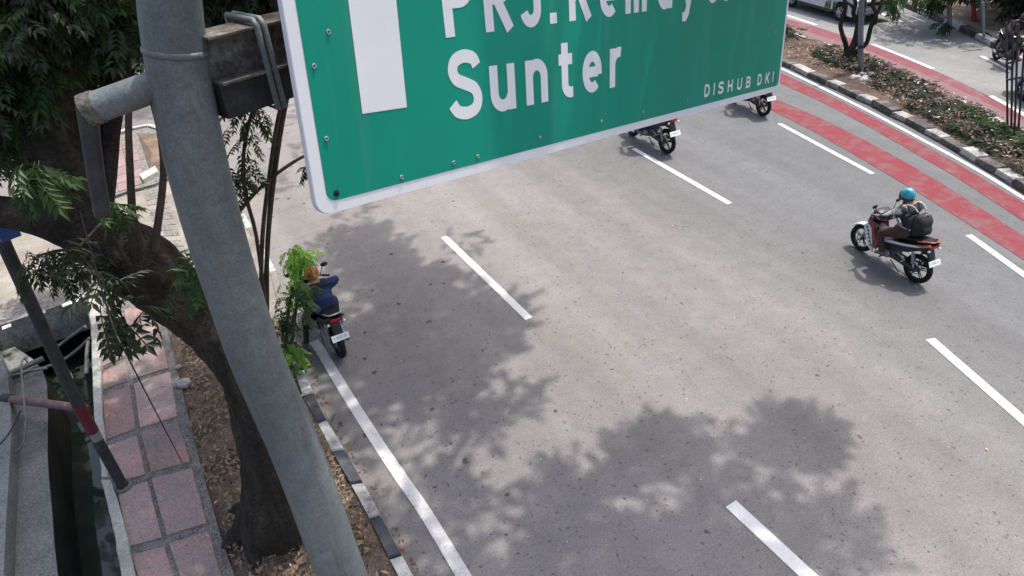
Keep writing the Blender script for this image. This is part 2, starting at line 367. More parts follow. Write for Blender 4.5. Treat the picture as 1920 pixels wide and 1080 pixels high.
COPE_IN = [(160, 560), (168, 610), (171, 680), (174, 760), (183, 840), (190, 893), (200, 940), (212, 1000), (226, 1080), (240, 1160), (262, 1260)]   # canal side of the coping
KERB_R = [(430, 350), (457, 398), (472, 424), (488, 452), (518, 507), (545, 600), (569, 691), (587, 736), (611, 785), (646, 842), (680, 903), (714, 966), (753, 1039), (795, 1118), (845, 1212)]   # road side of the left kerb
KERB_L = [(418, 352), (446, 402), (462, 428), (478, 456), (507, 511), (531, 604), (551, 693), (567, 741), (594, 791), (622, 846), (657, 907), (692, 972), (729, 1047), (770, 1126), (818, 1222)]
SLABF = [(-260, 708), (0, 612), (150, 560), (185, 545)]       # edge of the bridge deck over the canal
kr = PG(KERB_R, 0.0)
canal_edge = PG([(x + 14, y) for x, y in COPE_IN])
MED_N = [(1380, 85), (1428, 108), (1466, 124), (1514, 140), (1571, 165), (1632, 193), (1696, 226), (1761, 262), (1824, 297), (1880, 330), (1930, 358), (2040, 425), (2200, 520)]          # road side of the median kerb
MED_F = [(1400, 45), (1440, 56), (1472, 64), (1516, 78), (1569, 96), (1625, 117), (1681, 141), (1736, 166), (1793, 192), (1850, 221), (1910, 256), (1990, 302), (2160, 405)]          # far side of the median
FAR_K = [(1560, -60), (1620, -30), (1660, -10), (1691, 12), (1718, 24), (1745, 36), (1793, 57), (1819, 69), (1850, 85), (1884, 104), (1925, 128), (1990, 168), (2120, 250), (2300, 370)]
# the carriageways are one long asphalt sheet with a bay cut out for the canal on the left
road_poly = [(-60, 40)] + [(p[0], p[1]) for p in PG(SLABF)] + [(p[0], p[1]) for p in canal_edge[1:]] + [(canal_edge[-1][0] - .4, -12), (60, -12), (60, 60), (-60, 60)]
road_poly[0] = (-60, PG(SLABF)[0][1] - 6)
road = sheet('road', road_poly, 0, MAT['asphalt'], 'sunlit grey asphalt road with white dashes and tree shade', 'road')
fr = PG(MED_F) ; fk = PG(FAR_K)
far_road = sheet('far_road', fr + fk[::-1], .004, MAT['asphalt_far'], 'far carriageway of smooth grey asphalt beyond the median', 'road')

def strip(mb, pts, wd, z, mi=0, sub=4):
    pts = catmull([(p[0], p[1], 0) for p in pts], sub); L = []; R = []
    for i, p in enumerate(pts):
        t = (pts[min(i + 1, len(pts) - 1)] - pts[max(i - 1, 0)]); t.z = 0; t.normalize(); n = Vector((-t.y, t.x, 0)) * wd / 2
        L.append(p + n); R.append(p - n)
    k = len(pts); vs = [(p.x, p.y, z) for p in L + R]
    mb.add(vs, [(k + i, k + i + 1, i + 1, i) for i in range(k - 1)], mi); return mb
def band(mb, a, b, z, mi=0):
    a = catmull([(p[0], p[1], 0) for p in a], 4); b = catmull([(p[0], p[1], 0) for p in b], 4); k = len(a)
    mb.add([(p.x, p.y, z) for p in a + b], [(i, i + 1, k + i + 1, k + i) for i in range(k - 1)], mi); return mb

# red bus lane stripes
A_up = [(1400, 106), (1469, 139), (1551, 178), (1634, 219), (1718, 264), (1801, 311), (1925, 384), (2060, 466)]
A_lo = [(1395, 126), (1469, 159), (1551, 197), (1634, 241), (1718, 289), (1801, 338), (1925, 419), (2060, 508)]
B_up = [(1380, 151), (1443, 181), (1540, 223), (1640, 273), (1740, 329), (1830, 385), (1925, 447), (2060, 539)]
B_lo = [(1375, 172), (1443, 205), (1540, 255), (1640, 313), (1740, 373), (1830, 430), (1925, 492), (2060, 588)]
band(MB(), PG(A_up), PG(A_lo), .006).build('red_stripe', MAT['red'], road)
band(MB(), PG(B_up), PG(B_lo), .006).build('red_stripe', MAT['red'], road)
z4 = lambda pts: [(1440 + x / 3.6, y / 3.6) for x, y in pts]
C_up = z4([(-60, 75), (120, 125), (330, 185), (500, 240), (700, 308), (1110, 472), (1500, 655), (1760, 800), (2100, 990)])
C_lo = z4([(-60, 115), (120, 168), (300, 225), (500, 292), (690, 352), (1060, 505), (1440, 680), (1700, 820), (2040, 1020)])
D_up = z4([(-60, 150), (120, 200), (300, 257), (500, 325), (660, 385), (1000, 520), (1360, 690), (1640, 850), (1960, 1050)])
D_lo = z4([(-60, 175), (118, 220), (275, 272), (465, 338), (655, 410), (950, 530), (1290, 695), (1580, 860), (1900, 1062)])
band(MB(), PG(C_up), PG(C_lo), .010).build('red_stripe', MAT['red_faded'], far_road)
band(MB(), PG(D_up), PG(D_lo), .010).build('red_stripe', MAT['red_faded'], far_road)
band(MB(), PG(C_lo), PG(D_up), .010).build('red_stripe', MAT['wash'], far_road)

# white lines: every dash is a piece of its own
def mark(name, pts, px0, mat='white', par=None, z=.008):
    q = PG(pts); mid = q[len(q) // 2]; wd = px0
    return strip(MB(), q, wd, z).build(name, MAT[mat], par or road)
mark('edge_line', [(588, 640), (600, 656), (630, 706), (660, 755), (690, 802), (720, 848), (755, 900), (790, 950), (820, 998), (850, 1048), (890, 1115), (930, 1185)], .15, 'white_old')
for a, b, wd in [((832, 444), (992, 598), .14), ((1370, 945), (1526, 1090), .17), ((1188, 279), (1368, 382), .13), ((1744, 636), (1935, 803), .15), ((1461, 232), (1636, 326), .12),
                 ((1816, 441), (1990, 566), .13), ((494, 138), (522, 166), .16), ((2010, 880), (2200, 1060), .16)]:
    mark('lane_dash', [a, ((a[0] + b[0]) / 2 + .0, (a[1] + b[1]) / 2), b], wd)
mark('median_line', z4([(-100, 375), (105, 470), (400, 612), (700, 762), (1000, 922), (1300, 1085), (1500, 1200), (1750, 1355), (2050, 1540)]), .10)
for a, b in [((-40, 55), (325, 170)), ((705, 300), (1115, 467)), ((1505, 650), (1850, 850))]:
    mark('lane_dash', z4([a, ((a[0] + b[0]) / 2, (a[1] + b[1]) / 2 - 2), b]), .14, 'white', far_road, .014)
for a, b in [((680, 62), (910, 150)), ((1440, 380), (1680, 510)), ((250, -90), (420, -35))]:
    mark('lane_dash', z4([a, b]), .13, 'white', far_road, .014)
mark('lane_dash', z4([(965, 112), (1062, 152)]), .10, 'white_old', far_road, .014)

# ------------------------------------------------------------------ kerbs, each block an object
def kerb_blocks(root, inner, outer, cols, z0, z1, split=1, jit=.012):
    """blocks between two polylines on the ground; cols gives a material per span"""
    k = 0
    for i in range(len(inner) - 1):
        for q in range(split):
            t0, t1 = q / split, (q + 1) / split
            a, b = inner[i].lerp(inner[i + 1], t0), inner[i].lerp(inner[i + 1], t1)
            c, d = outer[i].lerp(outer[i + 1], t0), outer[i].lerp(outer[i + 1], t1)
            g = .012 / max((b - a).length, .05)
            a2, b2, c2, d2 = a.lerp(b, g), b.lerp(a, g), c.lerp(d, g), d.lerp(c, g)
            jz = random.uniform(-jit, jit); bv = .02
            ins = lambda p, o: p + (o - p).normalized() * bv
            lo = [a2, b2, d2, c2]; top = [ins(a2, d2), ins(b2, c2), ins(d2, a2), ins(c2, b2)]
            vs = [(p.x, p.y, z0) for p in lo] + [(p.x, p.y, z1 - bv + jz) for p in lo] + [(p.x, p.y, z1 + jz + random.uniform(-.006, .006)) for p in top]
            fs = [(8, 9, 10, 11)] + [(r * 4 + j, r * 4 + (j + 1) % 4, r * 4 + 4 + (j + 1) % 4, r * 4 + 4 + j) for r in (0, 1) for j in range(4)]
            if (b2 - a2).cross(d2 - a2).z < 0: fs = [f[::-1] for f in fs]
            MB().add(vs, fs).build('kerb_block', MAT[cols[k % len(cols)]], root); k += 1
kl_root = tag(MB().prism([(p[0], p[1]) for p in PG(KERB_L[4:])] + [(p[0], p[1]) for p in PG(KERB_R[4:])][::-1], -.2, .05).build('kerb', MAT['kerb_bare']), 'black and white painted kerb along the left edge of the road', 'kerb', None, 'structure')
kerb_blocks(kl_root, PG(KERB_L[:6], .06), PG(KERB_R[:6], .06), ['kerb_bare', 'kerb_white'], -.05, .06)
kerb_blocks(kl_root, PG(KERB_L[5:], .13), PG(KERB_R[5:], .13), ['kerb_black', 'kerb_white'], -.05, .13)
# near and far kerbs of the median
def offset(pts, d):
    out = []
    for i, p in enumerate(pts):
        t = (pts[min(i + 1, len(pts) - 1)] - pts[max(i - 1, 0)]); t.z = 0; t.normalize(); out.append(p + Vector((-t.y, t.x, 0)) * d)
    return out
def resample(pts, step, start=0.0):
    pts = catmull(pts, 8); out = []; acc = -start
    nxt = 0.0; L = 0.0
    for i in range(len(pts) - 1):
        seg = (pts[i + 1] - pts[i]).length
        while nxt <= L + seg and seg > 0:
            out.append(pts[i].lerp(pts[i + 1], (nxt - L) / seg)); nxt += step
        L += seg
    return out
mn = PG(MED_N)
def pts_kerb(pairs):
    out = []
    for a in pairs: out.append(G(1440 + a[0] / 3.6, a[1] / 3.6))
    return out
mk = pts_kerb([(-160, 330), (-60, 375), (40, 425), (150, 465), (262, 522), (385, 578), (468, 612), (590, 672), (690, 715), (825, 790), (918, 832), (1050, 905), (1153, 962), (1285, 1040), (1390, 1105), (1520, 1180), (1640, 1255), (1780, 1340), (1920, 1430)])
med_root = tag(MB().prism([(p[0], p[1]) for p in mk] + [(p[0], p[1]) for p in offset(mk, .2)][::-1], -.2, .04).build('median_kerb', MAT['kerb_bare']), 'near kerb of the median with worn black and white blocks', 'kerb', None, 'structure')
kerb_blocks(med_root, offset(mk, .30), mk, ['kerb_dark', 'kerb_worn'], -.05, .16, 1, .025)
mf = resample(fr, .62)
mf_root = tag(MB().prism([(p[0], p[1]) for p in mf] + [(p[0], p[1]) for p in offset(mf, -.1)][::-1], -.2, .04).build('median_far_kerb', MAT['kerb_bare']), 'far kerb of the median seen from behind its planting', 'kerb', None, 'structure')
kerb_blocks(mf_root, mf, offset(mf, -.16), ['kerb_white', 'kerb_dark'], -.05, .15)
ff = resample(fk, 1.02)
ff_root = tag(MB().prism([(p[0], p[1]) for p in ff] + [(p[0], p[1]) for p in offset(ff, .1)][::-1], -.2, .04).build('far_kerb', MAT['kerb_bare']), 'black and white kerb on the far side of the street', 'kerb', None, 'structure')
kerb_blocks(ff_root, offset(ff, .28), ff, ['kerb_white', 'kerb_dark'], -.05, .2, 1, .02)

# ------------------------------------------------------------------ lumpy soil beds
def inpoly(x, y, poly):
    c = False; n = len(poly); j = n - 1
    for i in range(n):
        xi, yi, xj, yj = poly[i][0], poly[i][1], poly[j][0], poly[j][1]
        if (yi > y) != (yj > y) and x < (xj - xi) * (y - yi) / (yj - yi) + xi: c = not c
        j = i
    return c
def bed(name, left, right, z, amp, mat, label, cat, nu=14, sub=5):
    a = catmull([(p[0], p[1], 0) for p in left], sub); b = catmull([(p[0], p[1], 0) for p in right], sub); k = min(len(a), len(b))
    vs = []; fs = []
    for i in range(k):
        for j in range(nu + 1):
            p = a[i].lerp(b[i], j / nu); e = min(j, nu - j) / nu * 2
            h = z + amp * (mnoise.noise(Vector((p.x * 1.6, p.y * 1.6, 3))) * .8 + mnoise.noise(Vector((p.x * 6, p.y * 6, 7))) * .35) + amp * .7 * min(1, e * 2)
            vs.append((p.x, p.y, h))
    for i in range(k - 1):
        for j in range(nu):
            q = i * (nu + 1) + j; fs.append((q, q + 1, q + nu + 2, q + nu + 1))
    m = MB().add(vs, fs)
    if (Vector(vs[1]) - Vector(vs[0])).cross(Vector(vs[nu + 1]) - Vector(vs[0])).z < 0: m.f = [f[::-1] for f in m.f]
    return tag(m.build(name, mat, None, True), label, cat, None, 'structure')
PAV_R = [(300, 570), (312, 610), (322, 650), (334, 700), (343, 740), (355, 785), (366, 830), (378, 880), (392, 930), (408, 985), (424, 1035), (444, 1090), (470, 1160), (500, 1240)]
bed('verge_soil', PG([(380, 575), (330, 600)] + PAV_R[2:], .1), PG([(531, 604), (540, 640)] + KERB_L[6:] + [(860, 1300), (900, 1380), (940, 1460)][:3], .1)[:14], .09, .045, MAT['soil'], 'dry brown soil strip between the pavement and the kerb', 'soil', 18)
bed('median_soil', offset(mk, .26)[:], [G(1440 + x / 3.6, y / 3.6) for x, y in [(-160, 145), (-60, 172), (40, 200), (118, 222), (230, 262), (330, 298), (425, 335), (530, 368), (655, 415), (760, 460), (865, 505), (960, 548), (1065, 600), (1180, 645), (1290, 705), (1420, 775), (1540, 850), (1690, 935), (1850, 1040)]], .13, .05, MAT['soil_far'], 'bare reddish soil bed along the road median', 'soil', 14)
bed('far_verge_soil', offset(ff, .25), offset(ff, 5.0), .2, .10, MAT['tan'], 'dusty dirt strip behind the far kerb', 'soil', 16, 3)

# ------------------------------------------------------------------ pavement of red slabs, each slab an object
pav_poly = PG([(x + 10, y) for x, y in COPE_IN], .12)[:] + PG(PAV_R, .12)[::-1]
pav = sheet('pavement', pav_poly, .125, MAT['gravel'], 'left pavement of red slabs with gravelly joints beside the canal', 'pavement', thick=.5)
def slab(quad, z, th, mat, root, name='paving_slab', gap=.035):
    q = [G(x, y, z) for x, y in quad]; c = sum(q, Vector()) / 4
    q = [p + (c - p).normalized() * gap for p in q]; t = [p + (c - p).normalized() * .012 for p in q]
    tl = [random.uniform(-.004, .004) for _ in q]
    vs = [(p.x, p.y, z - th) for p in q] + [(p.x, p.y, z - .008 + tl[i]) for i, p in enumerate(q)] + [(p.x, p.y, z + tl[i]) for i, p in enumerate(t)]
    fs = [(8, 9, 10, 11)] + [(r * 4 + j, r * 4 + (j + 1) % 4, r * 4 + 4 + (j + 1) % 4, r * 4 + 4 + j) for r in (0, 1) for j in range(4)]
    if (q[1] - q[0]).cross(q[2] - q[0]).z < 0: fs = [f[::-1] for f in fs]
    return MB().add(vs, fs).build(name, mat, root)
rows = [((178, 590), (228, 578), (290, 572)), ((181, 640), (234, 622), (300, 603)), ((186, 692), (240, 671), (309, 642)), ((188, 737), (246, 715), (321, 691)), ((195, 832), (258, 808), (337, 783)), ((214, 914), (278, 893), (362, 869)), ((240, 1034), (309, 1013), (393, 985)), ((275, 1160), (350, 1136), (430, 1108)), ((318, 1300), (395, 1270), (480, 1236))]
for r0, r1 in zip(rows[:-1], rows[1:]):
    for c in (0, 1):
        slab([r0[c], r0[c + 1], r1[c + 1], r1[c]], .145, .1, MAT['slab'], pav, gap=.065 if c else .07)
# coping of the canal wall: two long pieces with a break
def coping(pin, w_px, label):
    a = PG(pin, .19); b = [G(x + w, y, .19) for (x, y), w in zip(pin, w_px)]
    a = catmull(a, 5); b = catmull(b, 5); k = len(a); vs = []; fs = []
    for i in range(k):
        jx = .018 * mnoise.noise(Vector((a[i].y * 4, 1, 2))); jz = .012 * mnoise.noise(Vector((a[i].y * 5, 4, 2)))
        for p, z in ((a[i], -2.3), (a[i], .16), (a[i].lerp(b[i], .12), .19), (b[i], .19), (b[i], .02)):
            vs.append((p.x + jx, p.y, z + (jz if z > 0 else 0)))
    for i in range(k - 1):
        for j in range(4): fs.append((i * 5 + j, i * 5 + j + 1, i * 5 + j + 6, i * 5 + j + 5))
    fs += [(0, 1, 2, 3, 4), tuple((k - 1) * 5 + j for j in (4, 3, 2, 1, 0))]
    m = MB().add(vs, fs, 0)
    m.m = [1 if (i < 4 * (k - 1) and i % 4 == 0) else 0 for i in range(len(m.f))]
    o = m.build('coping_piece', [MAT['coping'], MAT['mud']], cop_root); 
    bm = bmesh.new(); bm.from_mesh(o.data); bmesh.ops.recalc_face_normals(bm, faces=bm.faces); bm.to_mesh(o.data); bm.free(); return o
cop_root = thing('canal_wall', 'pale concrete wall coping between the canal and the red pavement', 'wall', G(180, 900))
cop_root.location = (0, 0, 0)
coping(COPE_IN[:6], [30, 24, 18, 16, 15, 12], '')
coping([(189, 899), (200, 945), (212, 1000), (226, 1080), (240, 1160), (262, 1260)], [18, 22, 24, 27, 28, 30], '')

# corner pavement beyond the driveway
corner = [(158, 282), (205, 260), (248, 245), (276, 239), (300, 246), (315, 285), (328, 328), (290, 345), (240, 358), (196, 374), (180, 330)]
cp = sheet('corner_pavement', PG(corner, .12), .12, MAT['gravel'], 'small red paved corner beyond the concrete driveway', 'pavement', thick=.3)
ck = PG([(132, 290), (160, 276), (205, 255), (248, 241), (276, 235), (303, 243), (318, 285)], .15)
kerb_blocks(cp, ck, offset(ck, .17), ['kerb_white'], -.05, .15)
gx = lambda u, v: ((1 - v) * ((1 - u) * 176 + u * 252) + v * ((1 - u) * 196 + u * 272), (1 - v) * ((1 - u) * 285 + u * 256) + v * ((1 - u) * 368 + u * 342))
for i in range(3):
    for j in range(6):
        slab([gx(i / 3, j / 6), gx((i + 1) / 3, j / 6), gx((i + 1) / 3, (j + 1) / 6), gx(i / 3, (j + 1) / 6)], .14, .1, MAT['pave_far'], cp, gap=.02)
tag(MB().add([G(x, y, .125) for x, y in [(258, 250), (296, 250), (312, 290), (318, 322), (280, 318)]] + [G(285, 285, .25)], [(0, 1, 5), (1, 2, 5), (2, 3, 5), (3, 4, 5), (4, 0, 5)]).build('earth_mound', MAT['soil']), 'heap of reddish earth on the paved corner', 'earth', None, 'structure')

# driveway slab over the canal, brick paved band, painted bridge edge
drv = [(-300, 730), (0, 612), (150, 562), (185, 548), (300, 560), (400, 590), (531, 604), (507, 511), (478, 456), (446, 402), (400, 352), (328, 330), (290, 345), (196, 374), (150, 372), (60, 400), (-100, 450), (-300, 520)]
drive = sheet('driveway', PG(drv, .05), .05, MAT['concrete'], 'pale concrete driveway crossing the canal on the left', 'driveway', thick=.35, sidemat=MAT['grey_concrete'])
mbk = MB()
for i in range(5):
    for j in range(20):
        u0, u1, v0, v1 = i / 5, (i + 1) / 5, j / 20, (j + 1) / 20
        f = lambda u, v: G((1 - v) * (268 + 34 * u) + v * (312 + 62 * u), (1 - v) * (348 - 10 * u) + v * (540 + 5 * u), .062)
        q = [f(u0 + .02, v0 + .006), f(u1 - .02, v0 + .006), f(u1 - .02, v1 - .006), f(u0 + .02, v1 - .006)]
        zz = .06 + random.uniform(-.003, .004)
        mbk.prism([(p.x, p.y) for p in q], .03, zz, random.choice([0, 0, 1]))
tag(mbk.build('paving_brick_band', [MAT['grey_concrete'], MAT['concrete']], drive), kind='stuff')
beam_root = thing('bridge_edge', 'rough concrete edge beam of the driveway with white painted dashes', 'bridge edge', (0, 0, 0))
e0 = PG([(-260, 704), (-100, 645), (0, 609), (60, 588), (120, 568), (163, 553)], .12)
mb = MB(); k = len(e0); inn = offset(e0, .34); vs = []; fs = []
for i in range(k):
    for p, z in ((e0[i], -.55), (e0[i], .10), (inn[i], .12), (inn[i], -.55)): vs.append((p.x + .02 * mnoise.noise(Vector((i * 3.1, z, 1))), p.y, z + .02 * mnoise.noise(Vector((i * 2.3, 5, z)))))
for i in range(k - 1):
    for j in range(4): fs.append((i * 4 + j, i * 4 + (j + 1) % 4, i * 4 + 4 + (j + 1) % 4, i * 4 + 4 + j))
fs += [(0, 1, 2, 3), tuple((k - 1) * 4 + j for j in (3, 2, 1, 0))]
o = mb.add(vs, fs).build('edge_beam', MAT['beam'], beam_root)
bm = bmesh.new(); bm.from_mesh(o.data); bmesh.ops.recalc_face_normals(bm, faces=bm.faces); bm.to_mesh(o.data); bm.free()
for a, b in [((3, 610), (20, 604)), ((62, 586), (84, 578)), ((116, 568), (152, 554)), ((-60, 633), (-40, 626))]:
    strip(MB(), [G(a[0], a[1] + 4, .16), G(b[0], b[1] + 4, .16)], .11, .145, 0, 1).build('painted_dash', MAT['white'], beam_root)

# canal: water, left bank
WZ = -1.15
sheet('canal_water', [(-9, -8), (0.4, -8), (canal_edge[0][0] + .3, canal_edge[0][1] + 4), (-12, canal_edge[0][1] + 9)], WZ, MAT['water'], 'still dark water in the roadside canal', 'water')
bank = PG([(-400, 700), (12, 632), (28, 650), (60, 672), (78, 690), (88, 720), (90, 780), (89, 850), (92, 900), (98, 960), (102, 1020), (110, 1090), (125, 1200), (-300, 1300)], -.35)
mb = MB().prism([(p.x, p.y) for p in bank], -2.3, -.35, 0, 1)
tag(mb.build('canal_bank', [MAT['grey_concrete'], MAT['mud']]), 'broken grey concrete bank on the left side of the canal', 'canal bank', None, 'structure')
bw = PG([(-400, 640), (-20, 620), (14, 700), (22, 800), (16, 900), (10, 1000), (5, 1120), (-300, 1250)], -.1)
tag(MB().prism([(p.x, p.y) for p in bw], -.6, -.1).build('bank_ledge', MAT['grey_concrete']), 'raised concrete ledge on top of the canal bank', 'canal bank', None, 'structure')

# ------------------------------------------------------------------ gantry post with its beam and side arm
PD = 3.55
axis_px = [(312, -260), (314, -120), (318, 0), (338, 150), (368, 300), (402, 430), (436, 540), (484, 680), (541, 810), (588, 930), (640, 1075), (690, 1200), (745, 1330)]
wid_px = [112, 112, 112, 111, 109, 104, 98, 94, 91, 89, 86, 84, 82]
post = thing('sign_post', 'thick grey galvanised steel post carrying the green road sign', 'post', (0, 0, 0))
pts = [V(x, y, PD) for x, y in axis_px]; rr = [pxr(wd / 2, p) for wd, p in zip(wid_px, pts)]
base = pts[-1].copy(); base.z = 0.05; pts.append(base); rr.append(rr[-1])
cp_ = catmull(pts, 4); ci = [rr[min(i // 4, len(rr) - 1)] * (1 - (i % 4) / 4) + rr[min(i // 4 + 1, len(rr) - 1)] * ((i % 4) / 4) for i in range(len(cp_))]
smoothish(MB().tube(cp_, ci, 28).build('shaft', MAT['steel'], post), 50)
pw = V(330, 95, PD); rw = pxr(57, pw)
dirv = (V(320, 20, PD) - V(340, 160, PD)).normalized()
smoothish(MB().tube([pw - dirv * .016, pw - dirv * .006, pw + dirv * .006, pw + dirv * .016], [rw * .99, rw * 1.035, rw * 1.035, rw * .99], 28).build('weld_seam', MAT['steel'], post), 60)
smoothish(MB().tube([(base.x, base.y, .04), (base.x, base.y, .12)], [.34, .34], 24).build('base_plate', MAT['steel'], post), 40)
# side arm: a pipe to an elbow, then a pipe down
a0 = V(318, 152, PD); a1 = V(166, 206, PD + .1); ra = pxr(29, a1)
smoothish(MB().tube([a0, a1.lerp(a0, .03)], [ra, ra * .97], 20).build('side_arm', MAT['steel'], post), 50)
d0 = V(163, 196, PD + .1)
dn = [V(161, 182, PD + .1), V(165, 215, PD + .1), V(170, 260, PD + .1), V(180, 330, PD + .1), V(193, 405, PD + .1)]
smoothish(MB().tube(dn, [pxr(k, p) for k, p in zip((19, 18, 16, 15, 14), dn)], 16).build('down_pipe', MAT['darksteel'], post), 50)
u_ = (a1 - a0).normalized()
smoothish(MB().tube([a1 - u_ * .05, a1 + u_ * .012], [ra * 1.06, ra * 1.06], 20).build('elbow_flange', MAT['rust'], post), 50)
# beam to the back of the sign
b0 = V(372, 108, PD + .02); b1 = V(560, 58, PD + .30); bd = (b1 - b0).normalized()
tow = Vector((0, 0, CAM_H)) - b0; tow -= bd * tow.dot(bd); tow.normalize()      # face turned to the post's lower side
upv = bd.cross(tow); upv = upv if upv.z > 0 else -upv
# level frame: up is vertical-ish, front is horizontal
front = Vector((bd.y, -bd.x, 0)).normalized(); upb = front.cross(bd) ; upb = upb if upb.z > 0 else -upb
def bar(mb, p, q, wf, wu, of=0, ou=0, mi=0):
    vs = []
    for e in (p, q):
        for sf, su in ((-1, -1), (1, -1), (1, 1), (-1, 1)): vs.append(e + front * (of + sf * wf / 2) + upb * (ou + su * wu / 2))
    fs = [(0, 1, 2, 3), (7, 6, 5, 4)] + [(j, 4 + j, 4 + (j + 1) % 4, (j + 1) % 4) for j in range(4)]
    return mb.add(vs, fs, mi)
far1 = b1 + bd * 2.2
bar(MB(), b0, far1, .13, .20).build('beam', MAT['rust'], post)
bar(MB(), b0, b0.lerp(b1, .93), .30, .012, .02, -.105).build('beam_flange', MAT['rust'], post)
bar(MB(), b0, b0.lerp(b1, .93), .20, .010, .06, .106).build('beam_flange', MAT['rust'], post)
bar(MB(), b0 + bd * .01, far1, .16, .18, .02, -.205).build('lower_beam', MAT['darksteel'], post)
for t in (.44, .505):
    q = b0.lerp(b1, t); mb = MB(); hw, hu = .10, .33
    lp = [q + front * (-.10) + upb * .135, q + front * .14 + upb * .135, q + front * .16 + upb * .11, q + front * .16 + upb * -.30, q + front * -.10 + upb * -.31, q + front * -.10 + upb * .135]
    mb.tube(lp, .016, 8).build('clamp_strap', MAT['steel'], post, True)

# ------------------------------------------------------------------ green road sign
SD = 3.2 / 2.9
SR = Matrix([[0.9334603705696786, -0.34319538575204733, 0.10425288377029109], [0.31979131524454263, 0.9279507517343122, 0.1914181732487554], [-0.16243537567317035, -0.14534211211561632, 0.9759561563798281]])
so_ = Vector((0, 0, CAM_H)) + Vector(ray(596, 407)) * 3.2
sign = thing('road_sign', 'large green direction sign with white arrow and white lettering', 'road sign', (0, 0, 0))
mw_ = SR.to_4x4() @ Matrix.Scale(SD, 4); mw_.translation = so_; sign.matrix_world = mw_
SWD, SHT = 5.385, 1.75
def rrect(x0, z0, x1, z1, r, n=6):
    out = []
    for cx, cz, a0_ in ((x1 - r, z0 + r, -90), (x1 - r, z1 - r, 0), (x0 + r, z1 - r, 90), (x0 + r, z0 + r, 180)):
        for i in range(n + 1):
            a = rad(a0_ + 90 * i / n); out.append((cx + r * math.cos(a), cz + r * math.sin(a)))
    return out
MB().side(rrect(0, 0, SWD, SHT, .07), 0, .035, 0, .004).build('sign_border', MAT['signwhite'], sign)
MB().side(rrect(.062, .055, SWD - .05, SHT - .05, .045), -.0025, .01).build('sign_panel', MAT['signgreen'], sign)
for x in (.9, 2.7, 4.4): MB().box((x, .075, SHT / 2), (.07, .075, SHT - .2)).build('back_rail', MAT['steel'], sign)
def stroke(mb, pts, wd, z, cap=0.0):
    """flat ribbon with square ends in sign coordinates (x, -y out, z up)"""
    P = []
    for p in pts:
        p = Vector((p[0], p[1]))
        if not P or (p - P[-1]).length > 1e-4: P.append(p)
    L = []; R = []
    for i, p in enumerate(P):
        d0_ = (p - P[i - 1]).normalized() if i else (P[1] - P[0]).normalized()
        d1_ = (P[i + 1] - p).normalized() if i < len(P) - 1 else d0_
        t = (d0_ + d1_).normalized(); n = Vector((-t.y, t.x)); k = 1 / max(.55, n.dot(Vector((-d0_.y, d0_.x))))
        L.append(p + n * wd / 2 * k); R.append(p - n * wd / 2 * k)
    k = len(P); vs = [(q.x, -z, q.y) for q in L + R]
    return mb.add(vs, [(k + i, k + i + 1, i + 1, i) for i in range(k - 1)])
def sm(pts, sub=5): return [(p.x, p.y) for p in catmull([(a, b, 0) for a, b in pts], sub)]
ring_ = lambda cx, cy, rx, ry, a0_=0, a1_=360, n=22: [(cx + rx * math.cos(rad(a0_ + (a1_ - a0_) * i / n)), cy + ry * math.sin(rad(a0_ + (a1_ - a0_) * i / n))) for i in range(n + 1)]
